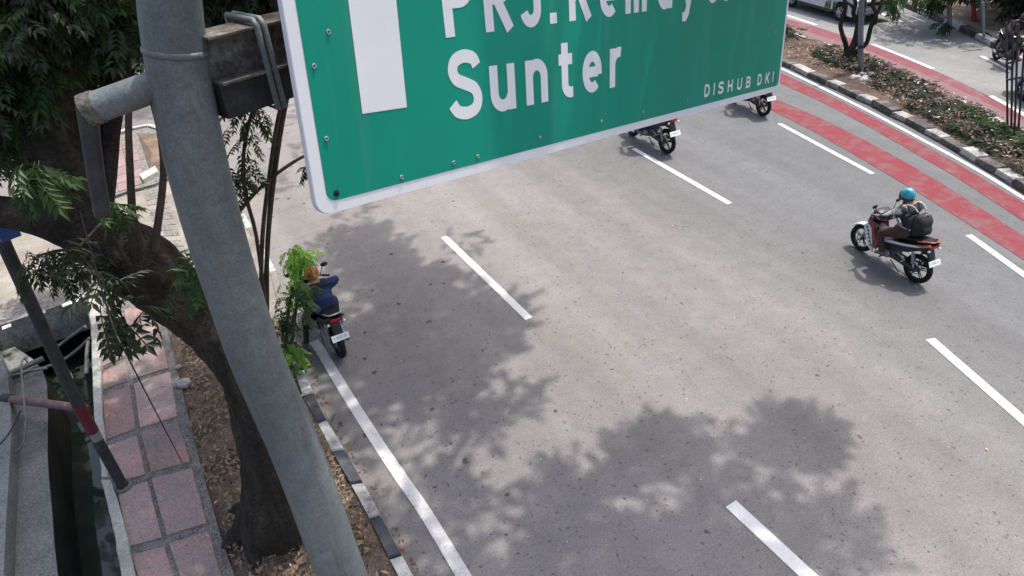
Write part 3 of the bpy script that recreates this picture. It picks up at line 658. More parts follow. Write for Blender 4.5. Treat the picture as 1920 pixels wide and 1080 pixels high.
LET = {
    'S': [sm([(.60, .76), (.53, .87), (.34, .915), (.15, .86), (.085, .73), (.15, .60), (.33, .52), (.52, .43), (.585, .28), (.52, .14), (.33, .085), (.13, .13), (.03, .25)])],
    'u': [[(.085, .72), (.085, .28)] + ring_(.285, .28, .20, .195, 180, 350, 12), [(.50, .72), (.50, 0)]],
    'n': [[(.085, .72), (.085, 0)], ring_(.285, .44, .20, .20, 170, 0, 12) + [(.485, .44), (.485, 0)]],
    't': [[(.20, .93), (.20, .26)] + ring_(.36, .24, .16, .16, 180, 270, 6)[1:] + [(.44, .08)], [(.02, .655), (.42, .655)]],
    'e': [[(.10, .36), (.50, .36)], [(.525, .30)] + ring_(.305, .36, .22, .28, 0, 310, 24)[1:]],
    'r': [[(.085, .72), (.085, 0)], ring_(.32, .42, .235, .225, 170, 75, 8)],
    'P': [[(.085, 1), (.085, 0)], [(.085, .915), (.33, .915)] + ring_(.33, .695, .215, .22, 90, -90, 12) + [(.085, .475)]],
    'R': [[(.085, 1), (.085, 0)], [(.085, .915), (.33, .915)] + ring_(.33, .695, .215, .22, 90, -90, 12) + [(.085, .475)], [(.28, .47), (.56, 0)]],
    'J': [[(.42, 1), (.42, .27)] + ring_(.245, .27, .175, .19, 0, -165, 12)],
    '.': [[(.085, 0), (.085, .17)]], 'K': [[(.085, 1), (.085, 0)], [(.10, .36), (.56, 1)], [(.25, .56), (.58, 0)]],
    'm': [[(.085, .72), (.085, 0)], ring_(.235, .47, .15, .17, 170, 0, 10) + [(.385, .47), (.385, 0)], ring_(.535, .47, .15, .17, 170, 0, 10) + [(.685, .47), (.685, 0)]],
    'a': [ring_(.30, .36, .21, .28), [(.51, .72), (.51, 0)]], 'y': [[(.05, .72), (.30, .04)], [(.55, .72), (.26, -.13), (.18, -.21), (.05, -.21)]],
    'o': [ring_(.30, .36, .22, .28)], 'D': [[(.085, 1), (.085, 0)], [(.085, .915), (.28, .915)] + ring_(.28, .5, .27, .415, 90, -90, 14) + [(.085, .085)]],
    'I': [[(.085, 1), (.085, 0)]], 'H': [[(.085, 1), (.085, 0)], [(.55, 1), (.55, 0)], [(.085, .5), (.55, .5)]], 'U': [[(.085, 1), (.085, .3)] + ring_(.32, .3, .235, .215, 180, 360, 14) + [(.555, 1)]],
    'B': [[(.085, 1), (.085, 0)], [(.085, .915), (.32, .915)] + ring_(.32, .715, .19, .20, 90, -90, 10) + [(.085, .515)], [(.32, .515)] + ring_(.32, .30, .22, .215, 90, -90, 10) + [(.085, .085)]],
}
def letter(ch, x, z, h, ws=1.0, sw=.17, tilt=0.0):
    mb = MB()
    for i, st in enumerate(LET[ch]): stroke(mb, [(px * h * ws, pz * h) for px, pz in st], sw * h, .004 + .0004 * i)
    ca, sa = math.cos(tilt), math.sin(tilt)
    mb.v = [(x + vx * ca - vz * sa, vy, z + vx * sa + vz * ca) for vx, vy, vz in mb.v]
    mb.build('letter', MAT['signwhite'], sign)
for ch, x in zip('Sunter', (.868, 1.168, 1.466, 1.765, 2.018, 2.325)): letter(ch, x, .305 + (x - .868) * .016, .345, .98, .188, .016)
for ch, x in zip('PRJ.Kemayoran', (.868, 1.158, 1.445, 1.70, 1.885, 2.205, 2.50, 2.91, 3.255, 3.66, 3.97, 4.16, 4.5)): letter(ch, x, .716 + (x - .868) * .043, .345, .98, .188, .043)
for ch, x in zip('DISHUB', (3.718, 3.885, 3.975, 4.16, 4.355, 4.545)): letter(ch, x, .115 - (x - 3.72) * .012, .10, 1.6, .22, -.012)
for ch, x in zip('DKI', (4.80, 4.985, 5.165)): letter(ch, x, .105 - (x - 4.8) * .012, .10, 1.6, .22, -.012)
mb = MB(); stroke(mb, [(.441, .415), (.447, 1.15)], .262, .004); stroke(mb, [(.20, 1.13), (.447, 1.55)], .26, .0048); stroke(mb, [(.694, 1.13), (.447, 1.55)], .26, .0052); mb.build('arrow', MAT['signwhite'], sign)
def sloc(px, py):
    d = Vector(ray(px, py)); A = Matrix((SR.col[0], SR.col[2], -d)).transposed(); s = A.inverted() @ (Vector((0, 0, CAM_H)) - so_); return s[0] / SD, s[1] / SD
for px, py in [(588, 124), (611, 260), (615, 60), (752, 332), (895, 293), (850, 305), (1012, 258), (1127, 227), (1205, 210), (1288, 187), (1452, 60), (1395, 166)]:
    x, z = sloc(px, py); MB().ring((x, -.005, z), .008, .004, 'y', 10, 6).build('rivet', MAT['zinc'], sign)
x, z = sloc(630, 362); MB().ball((x, -.005, z), (.016, .006, .016), 0, 10, 6).build('bolt', MAT['blackrub'], sign)
x, z = sloc(1452, 151); MB().side([(x - .02, z + .06), (x + .03, z + .05), (x + .01, z), (x + .012, z - .06), (x - .008, z - .05), (x - .005, z)], -.0045, -.003).build('torn_sticker', MAT['greypl'], sign)

# ------------------------------------------------------------------ motorcycles
def wheel_parts(root, x, disc):
    r, tr = .235, .048
    w = MB()
    w.ring((x, 0, .283), r - .035, .018, 'y', 24, 6, 0, 1.5)
    for i in range(5):
        a = 2 * PI * i / 5 + .3
        for s in (-.12, .12):
            p0 = (x + .03 * math.cos(a + s * 3), .0, .283 + .03 * math.sin(a + s * 3)); p1 = (x + (r - .04) * math.cos(a + s), 0, .283 + (r - .04) * math.sin(a + s))
            w.tube([p0, p1], [.013, .009], 6)
    w.tube([(x, -.06, .283), (x, .06, .283)], .038, 12)
    w = smoothish(w.build('wheel', MAT['blackpl'], root))
    smoothish(MB().ring((x, 0, .283), r, tr, 'y', 32, 10, 0, 1.05).build('tyre', MAT['blackrub'], w), 60)
    smoothish(MB().ring((x, .05, .283), .09, .006, 'y', 20, 6, 0, 2.2).build('brake_drum', MAT['silver'], w), 60)
    return w
def motorbike(name, label, fair, fair2, trim, tailc, group='motorcycles on the road'):
    r = thing(name, label, 'motorcycle', (0, 0, 0), 0, group)
    P = lambda nm, mb, m, par=None, ang=40: smoothish(mb.build(nm, m, par or r), ang)
    wheel_parts(r, 0, False); wheel_parts(r, 1.25, True)
    mb = MB()
    for y in (-.085, .085): mb.tube([(1.25, y, .283), (1.16, y, .56), (1.07, y * .8, .84)], [.022, .022, .02], 8)
    P('fork', mb, MAT['silver'])
    arc = [(1.25 + .315 * math.cos(rad(a)), .283 + .315 * math.sin(rad(a))) for a in range(20, 176, 12)]; inn = [(1.25 + .295 * math.cos(rad(a)), .283 + .295 * math.sin(rad(a))) for a in range(175, 19, -12)]
    P('front_fender', MB().side(arc + inn, -.07, .07, 0, .01), MAT[trim])
    # nose, leg shields
    P('nose_cowl', MB().side([(1.16, .62), (1.20, .74), (1.15, .93), (1.02, 1.0), (.95, .93), (1.02, .70)], -.12, .12, 0, .035), MAT[fair2])
    P('headlight', MB().ball((1.16, 0, .84), (.05, .085, .06), 0, 12, 8), MAT['lamp'])
    for s in (-1, 1):
        P('side_fairing', MB().side([(1.13, .72), (1.08, .82), (.97, .80), (.90, .62), (.76, .42), (.80, .30), (.92, .34), (1.05, .52)], *sorted((s * .135, s * .19)), 0, .018), MAT[fair])
        P('fairing_trim', MB().side([(1.12, .75), (1.17, .68), (1.09, .50), (.95, .30), (.83, .22), (.91, .46), (1.00, .68)], *sorted((s * .168, s * .202)), 0, .006), MAT[trim])
        mk_ = MB()
        for q in range(6):
            t = q / 5; cx, cz = 1.085 - .175 * t, .665 - .31 * t
            mk_.side([(cx - .03, cz - .02), (cx + .03, cz + .0), (cx + .022, cz + .028), (cx - .036, cz + .008)] if q % 2 else [(cx - .034, cz - .024), (cx + .02, cz - .016), (cx + .034, cz + .016), (cx - .004, cz + .024)], *sorted((s * .200, s * .2045)))
        tag(P('fairing_lettering', mk_, MAT['ink']), kind='stuff')
        P('body_panel', MB().side([(.84, .50), (.60, .60), (.30, .70), (-.05, .78), (-.30, .87), (-.33, .83), (-.12, .69), (.20, .54), (.55, .42), (.80, .38)], *sorted((s * .075, s * .135)), 0, .02), MAT['blackpl'])
        P('panel_stripe', MB().side([(.72, .575), (.30, .69), (-.05, .775), (-.30, .868), (-.31, .838), (-.04, .735), (.30, .645), (.70, .53)], *sorted((s * .125, s * .145)), 0, .006), MAT[trim])
        P('tail_trim', MB().side([(.02, .765), (-.10, .80), (-.33, .885), (-.35, .86), (-.10, .765)], *sorted((s * .10, s * .152)), 0, .008), MAT[tailc])
    P('centre_tunnel', MB().side([(1.0, .74), (.86, .70), (.76, .55), (.55, .58), (.50, .40), (.90, .38)], -.10, .10, 0, .03), MAT['blackpl'])
    e = P('engine', MB().side([(.42, .26), (.78, .22), (.84, .34), (.72, .45), (.45, .44)], -.11, .11, 0, .03).tube([(.74, 0, .34), (.95, 0, .38)], .065, 12).tube([(.6, -.13, .32), (.6, .13, .32)], .085, 14), MAT['greypl'])
    P('crankcase_cover', MB().tube([(.60, .11, .32), (.60, .145, .32)], [.08, .065], 14), MAT['silver'], e)
    seat = P('seat', MB().side([(.74, .66), (.62, .74), (.30, .765), (.12, .80), (-.18, .86), (-.27, .89), (-.26, .91), (-.05, .90), (.16, .865), (.32, .825), (.62, .80), (.74, .735)], -.125, .125, 0, .03), MAT['blackrub'])
    P('grab_rail', MB().tube([(.02, -.13, .84), (-.22, -.13, .915), (-.34, -.09, .93), (-.36, 0, .932), (-.34, .09, .93), (-.22, .13, .915), (.02, .13, .84)], .013, 8), MAT['silver' if tailc != 'orange' else 'orange'])
    P('tail_light', MB().side([(-.28, .80), (-.37, .86), (-.38, .82), (-.32, .76)], -.09, .09, 0, .012), MAT['redlens'])
    for s in (-1, 1): P('indicator', MB().ball((-.35, s * .13, .765), (.035, .028, .022), 0, 10, 6), MAT['lamp'])
    P('rear_fender', MB().side([(-.10, .70), (-.28, .76), (-.40, .60), (-.455, .47), (-.43, .47), (-.37, .56), (-.27, .66), (-.12, .62)], -.07, .07, 0, .008), MAT['blackpl'])
    pl = P('number_plate', MB().side([(-.525, .50), (-.45, .592), (-.443, .587), (-.518, .495)], -.14, .14), MAT['plate'], None, 10)
    mk_ = MB(); up_ = Vector((.075, 0, .092)); nn = Vector((-.092, 0, .075)).normalized() * .0015; o_ = Vector((-.525, 0, .50)) + nn
    for q, y in enumerate((.105, .06, .033, .006, -.021, -.062, -.092)):
        bars = [(-.008, -.003, .34, .72), (.003, .008, .34, .55 if q % 2 else .72), (-.003, .003, .64, .72), (-.003, .003, .34, .42)]
        for ya, yb, ta, tb in bars[:(3, 4, 2)[q % 3]]:
            mk_.add([o_ + up_ * t + Vector((0, y + yy, 0)) for t, yy in ((ta, ya), (ta, yb), (tb, yb), (tb, ya))], [(3, 2, 1, 0)])
    tag(mk_.build('plate_characters', MAT['greyink'], pl), kind='stuff')
    mb = MB()
    for y in (-.09, .09): mb.tube([(.48, y, .33), (0, y, .283), (-.06, y, .283)], .021, 8)
    P('swing_arm', mb, MAT['greypl'])
    for s in (-1, 1):
        sh = P('shock_absorber', MB().tube([(.02, s * .115, .32), (.14, s * .115, .66)], .016, 8), MAT['silver'])
        mb = MB()
        for q in range(7): t = .25 + q * .085; mb.ring((.02 + .12 * t, s * .115, .32 + .34 * t), .028, .007, 'z', 12, 5)
        P('spring', mb, MAT['silver'], sh)
        P('footrest', MB().tube([(.62, s * .08, .27), (.62, s * .27, .275)], .014, 8), MAT['blackrub'])
        P('passenger_footrest', MB().tube([(.22, s * .11, .38), (.20, s * .25, .39)], .012, 8).tube([(.40, s * .11, .43), (.22, s * .13, .38)], .012, 6), MAT['silver'])
    P('exhaust', MB().tube([(.92, -.05, .34), (.86, -.10, .22), (.60, -.14, .20), (.30, -.155, .25), (.25, -.16, .27), (-.04, -.16, .325), (-.06, -.16, .33)], [.018, .018, .018, .022, .045, .048, .03], 12), MAT['blackpl'])
    P('heat_shield', MB().tube([(.20, -.172, .285), (.0, -.172, .322)], .040, 10), MAT['silver'])
    P('chain_case', MB().side([(.50, .38), (0.02, .36), (-.06, .29), (.0, .22), (.48, .27)], .075, .10, 0, .01), MAT['blackpl'])
    P('side_stand', MB().tube([(.48, .12, .24), (.22, .16, .12)], .011, 6), MAT['greypl'])
    hb = P('handlebar', MB().tube([(.90, -.33, .985), (.97, -.20, 1.0), (1.03, -.06, .97), (1.03, .06, .97), (.97, .20, 1.0), (.90, .33, .985)], .013, 8).side([(1.10, .93), (1.12, 1.0), (1.02, 1.05), (.94, 1.02), (.98, .94)], -.16, .16, 0, .03), MAT['blackpl'])
    for s in (-1, 1):
        P('grip', MB().tube([(.955, s * .22, .999), (.90, s * .335, .985)], .019, 10), MAT['blackrub'], hb)
        P('brake_lever', MB().tube([(1.0, s * .19, .99), (.965, s * .33, .975)], .007, 6), MAT['silver'], hb)
        P('mirror', MB().tube([(.97, s * .20, 1.0), (1.0, s * .27, 1.15)], .007, 6).ball((.99, s * .30, 1.17), (.02, .065, .042), 0, 12, 8), MAT['blackpl'], hb)
    P('cowl_trim', MB().side([(1.10, .985), (1.15, .94), (1.17, .88), (1.10, .90), (1.0, .99)], -.135, .135, 0, .015), MAT[trim])
    return r
def shorten_tail(r):
    for c in bpy.data.objects:
        p = c
        while p.parent and p.parent != r: p = p.parent
        if p.parent == r and c.type == 'MESH' and p.name.split('.')[0] in ('body_panel', 'panel_stripe', 'tail_trim', 'seat', 'grab_rail', 'tail_light', 'indicator', 'rear_fender', 'number_plate'):
            for v in c.data.vertices:
                if v.co.x < .3: v.co.x = .3 + (v.co.x - .3) * .70
def children_of(o): return [c for c in bpy.data.objects if c.parent == o]
def copy_tree(o, parent=None):
    c = o.copy(); COL.objects.link(c); c.parent = parent
    for ch in children_of(o): copy_tree(ch, c)
    return c
def place(o, pr, pf, lean=0.0, s=None, z=0.0):
    a = G(*pr, z); b = G(*pf, z); d = b - a; k = s or d.length / 1.25
    o.matrix_world = Matrix.Translation(a) @ Matrix.Rotation(math.atan2(d.y, d.x), 4, 'Z') @ Matrix.Rotation(lean, 4, 'X') @ Matrix.Scale(k, 4)
    return o
def along(pr, dist, pr2):                    # a second contact point `dist` metres from pr towards pr2 (pixels)
    return pr2
bike_o = motorbike('motorcycle', 'orange and black motorcycle with white side decals, ridden under a blue helmet', 'redpl', 'blackgl', 'whitepl', 'orange')
bike_b = motorbike('motorcycle', 'dark motorcycle stopped beside the left kerb with its plate in view', 'blackgl', 'blackgl', 'blackpl', 'blackpl')
shorten_tail(bike_o); shorten_tail(bike_b)
bike_c = copy_tree(bike_b); bike_c['label'] = 'black motorcycle with red tail light half hidden below the green sign'
bike_d = copy_tree(bike_b); bike_d['label'] = 'dark motorcycle whose rear wheel shows under the right end of the sign'
bike_e = copy_tree(bike_b); bike_e['label'] = 'black motorcycle by the far kerb behind the thin tree stakes'

# ------------------------------------------------------------------ riders
def skin_mesh(nodes, edges, root, sub=1):
    """nodes {name: (x, y, z, r)} joined by edges, grown into one continuous skin"""
    names = list(nodes); idx = {n: i for i, n in enumerate(names)}
    me = bpy.data.meshes.new('body'); me.from_pydata([nodes[n][:3] for n in names], [(idx[a], idx[b]) for a, b in edges], [])
    o = bpy.data.objects.new('tmp_body', me); COL.objects.link(o)
    md = o.modifiers.new('skin', 'SKIN'); md.use_smooth_shade = True
    if not me.skin_vertices: 
        md.branch_smoothing = .6
    sv = me.skin_vertices[0].data
    for i, n in enumerate(names):
        r = nodes[n][3]; sv[i].radius = r if isinstance(r, tuple) else (r, r); sv[i].use_root = (n == root)
    o.modifiers.new('sub', 'SUBSURF').levels = sub
    dg = bpy.context.evaluated_depsgraph_get(); dg.update()
    out = bpy.data.meshes.new_from_object(o.evaluated_get(dg)); bpy.data.objects.remove(o); bpy.data.meshes.remove(me)
    return out
def rider_mesh(lean=.0, foot_down=False, dz=0.0):
    N = {'pelvis': (.36, 0, .90, (.17, .14)), 'waist': (.40, 0, 1.06 + dz * .4, (.18, .15)), 'chest': (.47 + lean, 0, 1.26 + dz, (.215, .16)), 'clav': (.51 + lean, 0, 1.38 + dz, (.15, .12)),
         'neck': (.545 + lean, 0, 1.45 + dz, .06), 'head': (.575 + lean * 1.1, 0, 1.55 + dz, (.085, .10)), 'crown': (.575 + lean * 1.1, 0, 1.645 + dz, (.075, .085)),
         'nose': (.68 + lean * 1.1, 0, 1.555 + dz, .018)}
    E_ = [('pelvis', 'waist'), ('waist', 'chest'), ('chest', 'clav'), ('clav', 'neck'), ('neck', 'head'), ('head', 'crown'), ('head', 'nose')]
    for s, k in ((1, 'l'), (-1, 'r')):
        sx = .47 + lean
        N.update({'sh' + k: (sx, s * .21, 1.35 + dz, .105), 'el' + k: (.66 + lean * .6, s * .37, 1.13 + dz * .3, .075), 'fo' + k: (.80 + lean * .2, s * .325, 1.05, .058), 'wr' + k: (.875, s * .29, 1.025, .034), 'pa' + k: (.905, s * .285, 1.018, (.036, .024))})
        E_ += [('clav', 'sh' + k), ('sh' + k, 'el' + k), ('el' + k, 'fo' + k), ('fo' + k, 'wr' + k), ('wr' + k, 'pa' + k)]
        for q in range(4):
            y = s * (.255 + .02 * q + .0); L_ = (.9, 1.0, .95, .78)[q]
            N.update({f'f{q}a{k}': (.945, y, 1.018, .0105), f'f{q}b{k}': (.945 + .022 * L_, y, .992, .0095), f'f{q}c{k}': (.945 + .006, y, .992 - .026 * L_, .0085)})
            E_ += [('pa' + k, f'f{q}a{k}'), (f'f{q}a{k}', f'f{q}b{k}'), (f'f{q}b{k}', f'f{q}c{k}')]
        N.update({'t1' + k: (.905, s * .24, .995, .012), 't2' + k: (.925, s * .232, .97, .010)}); E_ += [('pa' + k, 't1' + k), ('t1' + k, 't2' + k)]
        down = foot_down and s == 1
        hip = (.38, s * .11, .87, .125)
        if down: kn, an, to, he = (.74, .27, .62, .075), (.70, .36, .13, .045), (.83, .40, .035, .036), (.68, .37, .045, .04)
        else: kn, an, to, he = (.80, s * .225, .72, .088), (.60, s * .235, .37, .046), (.76, s * .25, .300, .036), (.56, s * .24, .315, .04)
        N.update({'hp' + k: hip, 'kn' + k: kn, 'ca' + k: tuple(kn[i] * .62 + an[i] * .38 for i in range(3)) + (.066,), 'an' + k: an, 'to' + k: to, 'he' + k: he})
        E_ += [('pelvis', 'hp' + k), ('hp' + k, 'kn' + k), ('kn' + k, 'ca' + k), ('ca' + k, 'an' + k), ('an' + k, 'to' + k), ('an' + k, 'he' + k)]
    return skin_mesh(N, E_, 'pelvis', 1)
def rider(label, mats, helmet, lean=.0, foot_down=False, mesh=None, group=None, dz=0.0):
    """mats: torso, sleeve, trousers, skin, shoe"""
    me = mesh.copy() if mesh else rider_mesh(lean, foot_down)
    for m in mats: me.materials.append(MAT[m])
    for p in me.polygons:
        c = p.center; p.use_smooth = True
        if c.z > 1.455 + dz and abs(c.y) < .13: p.material_index = 3
        elif c.x > .862 and c.z > .93 and abs(c.y) > .2: p.material_index = 3
        elif c.z > .97 and (abs(c.y) > .25 or (c.z > 1.31 + dz and abs(c.y) > .15)): p.material_index = 1
        elif c.z > .93 and c.x < .56: p.material_index = 0
        elif c.z > (.385 if abs(c.y) < .3 and not (foot_down and c.y > .2 and c.z < .3) else .12): p.material_index = 2
        else: p.material_index = 4
    o = link('person', me); tag(o, label, 'person', group)
    hx, hz = .59 + lean * 1.1, 1.575 + dz
    hb = MB(); vs = []; nu, nv = 20, 12
    hb.ball((hx, 0, hz), (.132, .115, .135), 0, 20, 14)
    keep = []
    for f in hb.f:
        c = sum((Vector(hb.v[i]) for i in f), Vector()) / len(f)
        if c.z < hz - .095 and c.x > hx - .1: continue
        if c.x > hx + .06 and c.z < hz + .045 and abs(c.y) < .1: continue
        if c.z < hz - .12: continue
        keep.append(f)
    hb.f = keep; hb.m = [0] * len(keep)
    h = smoothish(hb.build('helmet', MAT[helmet], o), 70)
    md = h.modifiers.new('thick', 'SOLIDIFY'); md.thickness = .022; md.offset = -1
    vb = MB().ball((hx + .012, 0, hz - .01), (.132, .112, .095), 0, 20, 12); vb.f = [f for f in vb.f if (lambda c: c.x > hx + .065 and c.z < hz + .06)(sum((Vector(vb.v[i]) for i in f), Vector()) / len(f))]; vb.m = [0] * len(vb.f)
    smoothish(vb.build('visor', MAT['glass'], h), 70)
    smoothish(MB().ring((hx - .0, 0, hz - .055), .124, .010, 'z', 24, 6, 0, 1.6).build('helmet_band', MAT['blackpl' if helmet != 'helmred' else 'orange'], h), 60)
    return o
rm0 = rider_mesh(.06, False, -.075); rm1 = rider_mesh(.24, True, -.27)
man_a = rider('person in camouflage sleeves, brown trousers and blue helmet riding the orange motorcycle', ['greycl', 'camo', 'brown', 'skin', 'shoe'], 'helmblue', .06, mesh=rm0, dz=-.075)
man_b = rider('person in navy jacket and red helmet on the motorcycle beside the left kerb', ['navy', 'navy', 'denim', 'skin', 'shoe'], 'helmred', .24, True, mesh=rm1, dz=-.27)
man_c = rider('person on the black motorcycle with red tail light, mostly hidden by the sign', ['greycl', 'navy', 'denim', 'skin', 'shoe'], 'helmblack', .06, mesh=rm0, dz=-.075)
man_d = rider('person on the motorcycle hidden behind the right end of the sign', ['navy', 'greycl', 'denim', 'skin', 'shoe'], 'helmblack', .06, mesh=rm0, dz=-.075)
man_e = rider('person in dark clothes riding the motorcycle by the far kerb', ['greycl', 'greycl', 'denim', 'skin', 'shoe'], 'helmblack', .06, mesh=rm0, dz=-.075)
pk = thing('backpack', 'black backpack with grey straps on the back of the blue helmeted rider', 'backpack')
smoothish(MB().side([(.24, 1.02), (.17, 1.04), (.12, 1.15), (.13, 1.32), (.20, 1.41), (.31, 1.42), (.37, 1.36), (.31, 1.10)], -.16, .16, 0, .045).build('bag_body', MAT['pack'], pk), 60)
smoothish(MB().side([(.15, 1.06), (.085, 1.09), (.085, 1.20), (.14, 1.25)], -.12, .12, 0, .03).build('front_pocket', MAT['pack'], pk), 60)
for s in (-1, 1):
    sp = [(.30, s * .10, 1.41), (.40, s * .115, 1.475), (.52, s * .125, 1.45), (.63, s * .13, 1.34), (.61, s * .16, 1.18), (.45, s * .20, 1.08), (.28, s * .15, 1.06)]
    smoothish(MB().tube(catmull(sp, 4), .017, 6).build('shoulder_strap', MAT['strap'], pk), 60)
smoothish(MB().tube([(.20, -.05, 1.42), (.21, -.03, 1.45), (.21, .03, 1.45), (.20, .05, 1.42)], .008, 6).build('top_handle', MAT['strap'], pk), 60)

for c in children_of(pk): c.location = (-.02, 0, -.13) if not c.name.startswith('shoulder') else (0, 0, -.075)
for o in (bike_o, man_a, pk): place(o, (1712, 527), (1611, 468))
for o in (bike_b, man_b): place(o, (638, 666) if o is bike_b else (645, 678), (584, 590) if o is bike_b else (591, 602), 0.04, .94)
for o in (bike_c, man_c): place(o, (1248, 287), (1168, 245), .0, 1.08)
for o in (bike_d, man_d): place(o, (1428, 217), (1352, 180), .0, 1.0)
for o in (bike_e, man_e): place(o, (1866, 112), (1906, 134), .0, .95)

# ------------------------------------------------------------------ cars
def car(label, paint, mpv=True):
    r = thing('car', label, 'car', (0, 0, 0), 0, 'cars on the far carriageway')
    # side profile, x forward (front = +), rear wheel at 0, front wheel at 2.65
    low = [(-.72, .30), (-.80, .45), (-.78, .80), (-.74, .98), (3.0, .92), (3.34, .80), (3.45, .62), (3.44, .34), (3.30, .24), (-.55, .24)]
    def arch(x0): return [(x0 + .37 * math.cos(rad(a)), .30 + .37 * math.sin(rad(a))) for a in range(0, 181, 15)]
    prof = [(-.80, .42), (-.80, .80), (-.75, 1.0), (.6, 1.0), (2.2, .98), (2.95, .92), (3.30, .80), (3.46, .62), (3.46, .36), (3.30, .25), (3.03, .25)] + arch(2.65)[1:-1] + [(2.27, .25), (.38, .25)] + arch(0)[1:-1] + [(-.38, .25), (-.70, .28)]
    hw = .85
    bm = bmesh.new()
    rings = [(-hw + .03, .96), (-hw, 1), (hw, 1), (hw - .03, .96)]
    vs = []
    for y, k in rings: vs.append([bm.verts.new((1.33 + (x - 1.33) * (1 if k == 1 else .99), y, .55 + (z - .55) * (1 if k == 1 else .97))) for x, z in prof])
    n = len(prof)
    for a in range(3):
        for i in range(n): bm.faces.new((vs[a][i], vs[a][(i + 1) % n], vs[a + 1][(i + 1) % n], vs[a + 1][i]))
    bm.faces.new(vs[0]); bm.faces.new(vs[3][::-1])
    bmesh.ops.recalc_face_normals(bm, faces=bm.faces); me = bpy.data.meshes.new('body'); bm.to_mesh(me); bm.free(); me.materials.append(MAT[paint])
    body = smoothish(link('body', me, r), 35)
    roof = [(-.74, 1.0), (-.66, 1.35), (-.40, 1.60), (.2, 1.66), (1.2, 1.63), (1.75, 1.45), (2.35, .99)]
    vs = []; fs = []
    for x, z in roof:
        t = (z - 1) / .66; y = hw - .03 - .16 * t; vs += [(x, -y, z), (x, y, z)]
    m = MB().add(vs, [(2 * i, 2 * i + 2, 2 * i + 3, 2 * i + 1) for i in range(len(roof) - 1)] + [tuple(range(0, 2 * len(roof), 2))[::-1], tuple(range(1, 2 * len(roof), 2))], 0)
    smoothish(m.build('roof', MAT[paint], r), 30)
    def yy(z): return hw - .03 - .16 * (z - 1) / .66 + .004
    for s in (-1, 1):
        for q in ([(-.60, 1.06), (-.52, 1.34), (-.30, 1.52), (.02, 1.54), (.02, 1.06)], [(.08, 1.06), (.08, 1.55), (1.0, 1.55), (1.0, 1.05)], [(1.07, 1.05), (1.07, 1.54), (1.2, 1.53), (1.62, 1.40), (2.08, 1.04)]):
            mb = MB().add([(x, s * yy(z), z) for x, z in q], [tuple(range(len(q))) if s < 0 else tuple(range(len(q)))[::-1]]); mb.build('window', MAT['glass'], r)
        for x0, x1 in ((.06, 1.03), (1.05, 2.1)):
            d = MB().side([(x0, .33), (x1, .33), (x1, .99), (x0, .99)], *sorted((s * (hw - .01), s * (hw + .006))), 0, .005).build('door', MAT[paint], r)
            MB().side([(x0 + .06, .86), (x0 + .24, .86), (x0 + .24, .89), (x0 + .06, .89)], *sorted((s * hw, s * (hw + .035))), 0, .008).build('door_handle', MAT[paint], d)
            MB().side([(x0 + .02, .60), (x1 - .02, .60), (x1 - .02, .625), (x0 + .02, .625)], *sorted((s * hw, s * (hw + .014))), 0, .004).build('side_moulding', MAT['lamp'], d)
        MB().side([(.40, .24), (2.25, .24), (2.25, .32), (.40, .32)], *sorted((s * (hw - .02), s * (hw + .012))), 0, .01).build('side_skirt', MAT['blackpl'], r)
        MB().ball((3.26, s * .62, .76), (.20, .2, .085), 0, 12, 8).build('headlight', MAT['lamp'], r, True)
        MB().ball((-.76, s * .74, .92), (.06, .12, .17), 0, 12, 8).build('tail_light', MAT['redlens'], r, True)
        MB().ball((1.98, s * .96, 1.08), (.09, .10, .07), 0, 10, 6).build('door_mirror', MAT[paint], r, True)
        for x in (0, 2.65):
            w = MB().ring((x, s * .78, .30), .155, .035, 'y', 28, 6, 0, 1.2)
            for k in range(6):
                a = 2 * PI * k / 6; w.tube([(x + .02 * math.cos(a), s * .845, .30 + .02 * math.sin(a)), (x + .17 * math.cos(a), s * .83, .30 + .17 * math.sin(a))], [.032, .024], 6)
            w.tube([(x, s * .70, .30), (x, s * .86, .30)], .04, 12)
            w = smoothish(w.build('wheel', MAT['silver'], r), 40)
            smoothish(MB().ring((x, s * .76, .30), .245, .06, 'y', 32, 10, 0, 1.5).build('tyre', MAT['blackrub'], w), 60)
            MB().tube([(x, s * .60, .30), (x, s * .74, .30)], .2, 20).build('brake_backing', MAT['blackpl'], w)
    MB().add([(2.30, -.78, 1.02), (2.30, .78, 1.02), (1.78, .68, 1.43), (1.78, -.68, 1.43)], [(0, 1, 2, 3)]).build('windscreen', MAT['glass'], r, False, (.03, 0, .012))
    MB().add([(-.735, .74, 1.04), (-.735, -.74, 1.04), (-.60, -.66, 1.42), (-.60, .66, 1.42)], [(0, 1, 2, 3)]).build('rear_window', MAT['glass'], r, False, (-.03, 0, .012))
    MB().side([(3.40, .30), (3.50, .34), (3.50, .50), (3.40, .56)], -.80, .80, 0, .03).build('front_bumper', MAT[paint], r)
    MB().side([(3.44, .56), (3.47, .60), (3.47, .70), (3.42, .74)], -.45, .45, 0, .01).build('grille', MAT['blackpl'], r)
    MB().side([(-.80, .34), (-.90, .40), (-.90, .56), (-.80, .62)], -.80, .80, 0, .03).build('rear_bumper', MAT[paint], r)
    MB().side([(-.915, .62), (-.80, .62), (-.80, .74), (-.805, .74)], -.22, .22).build('number_plate', MAT['plate'], r)
    MB().box((1.33, 0, .30), (3.6, 1.5, .12)).build('underbody', MAT['blackpl'], r)
    return r
car1 = car('silver car passing on the far carriageway behind the forked tree', 'carsilver')
car2 = copy_tree(car1); car2['label'] = 'white car entering at the edge of the picture beyond the tree stakes'
for c in [c for c in bpy.data.objects if c.type == 'MESH']:
    p = c
    while p.parent: p = p.parent
    if p == car2 and c.data.materials and c.data.materials[0] == MAT['carsilver']:
        me = c.data.copy(); me.materials[0] = MAT['carwhite']; c.data = me
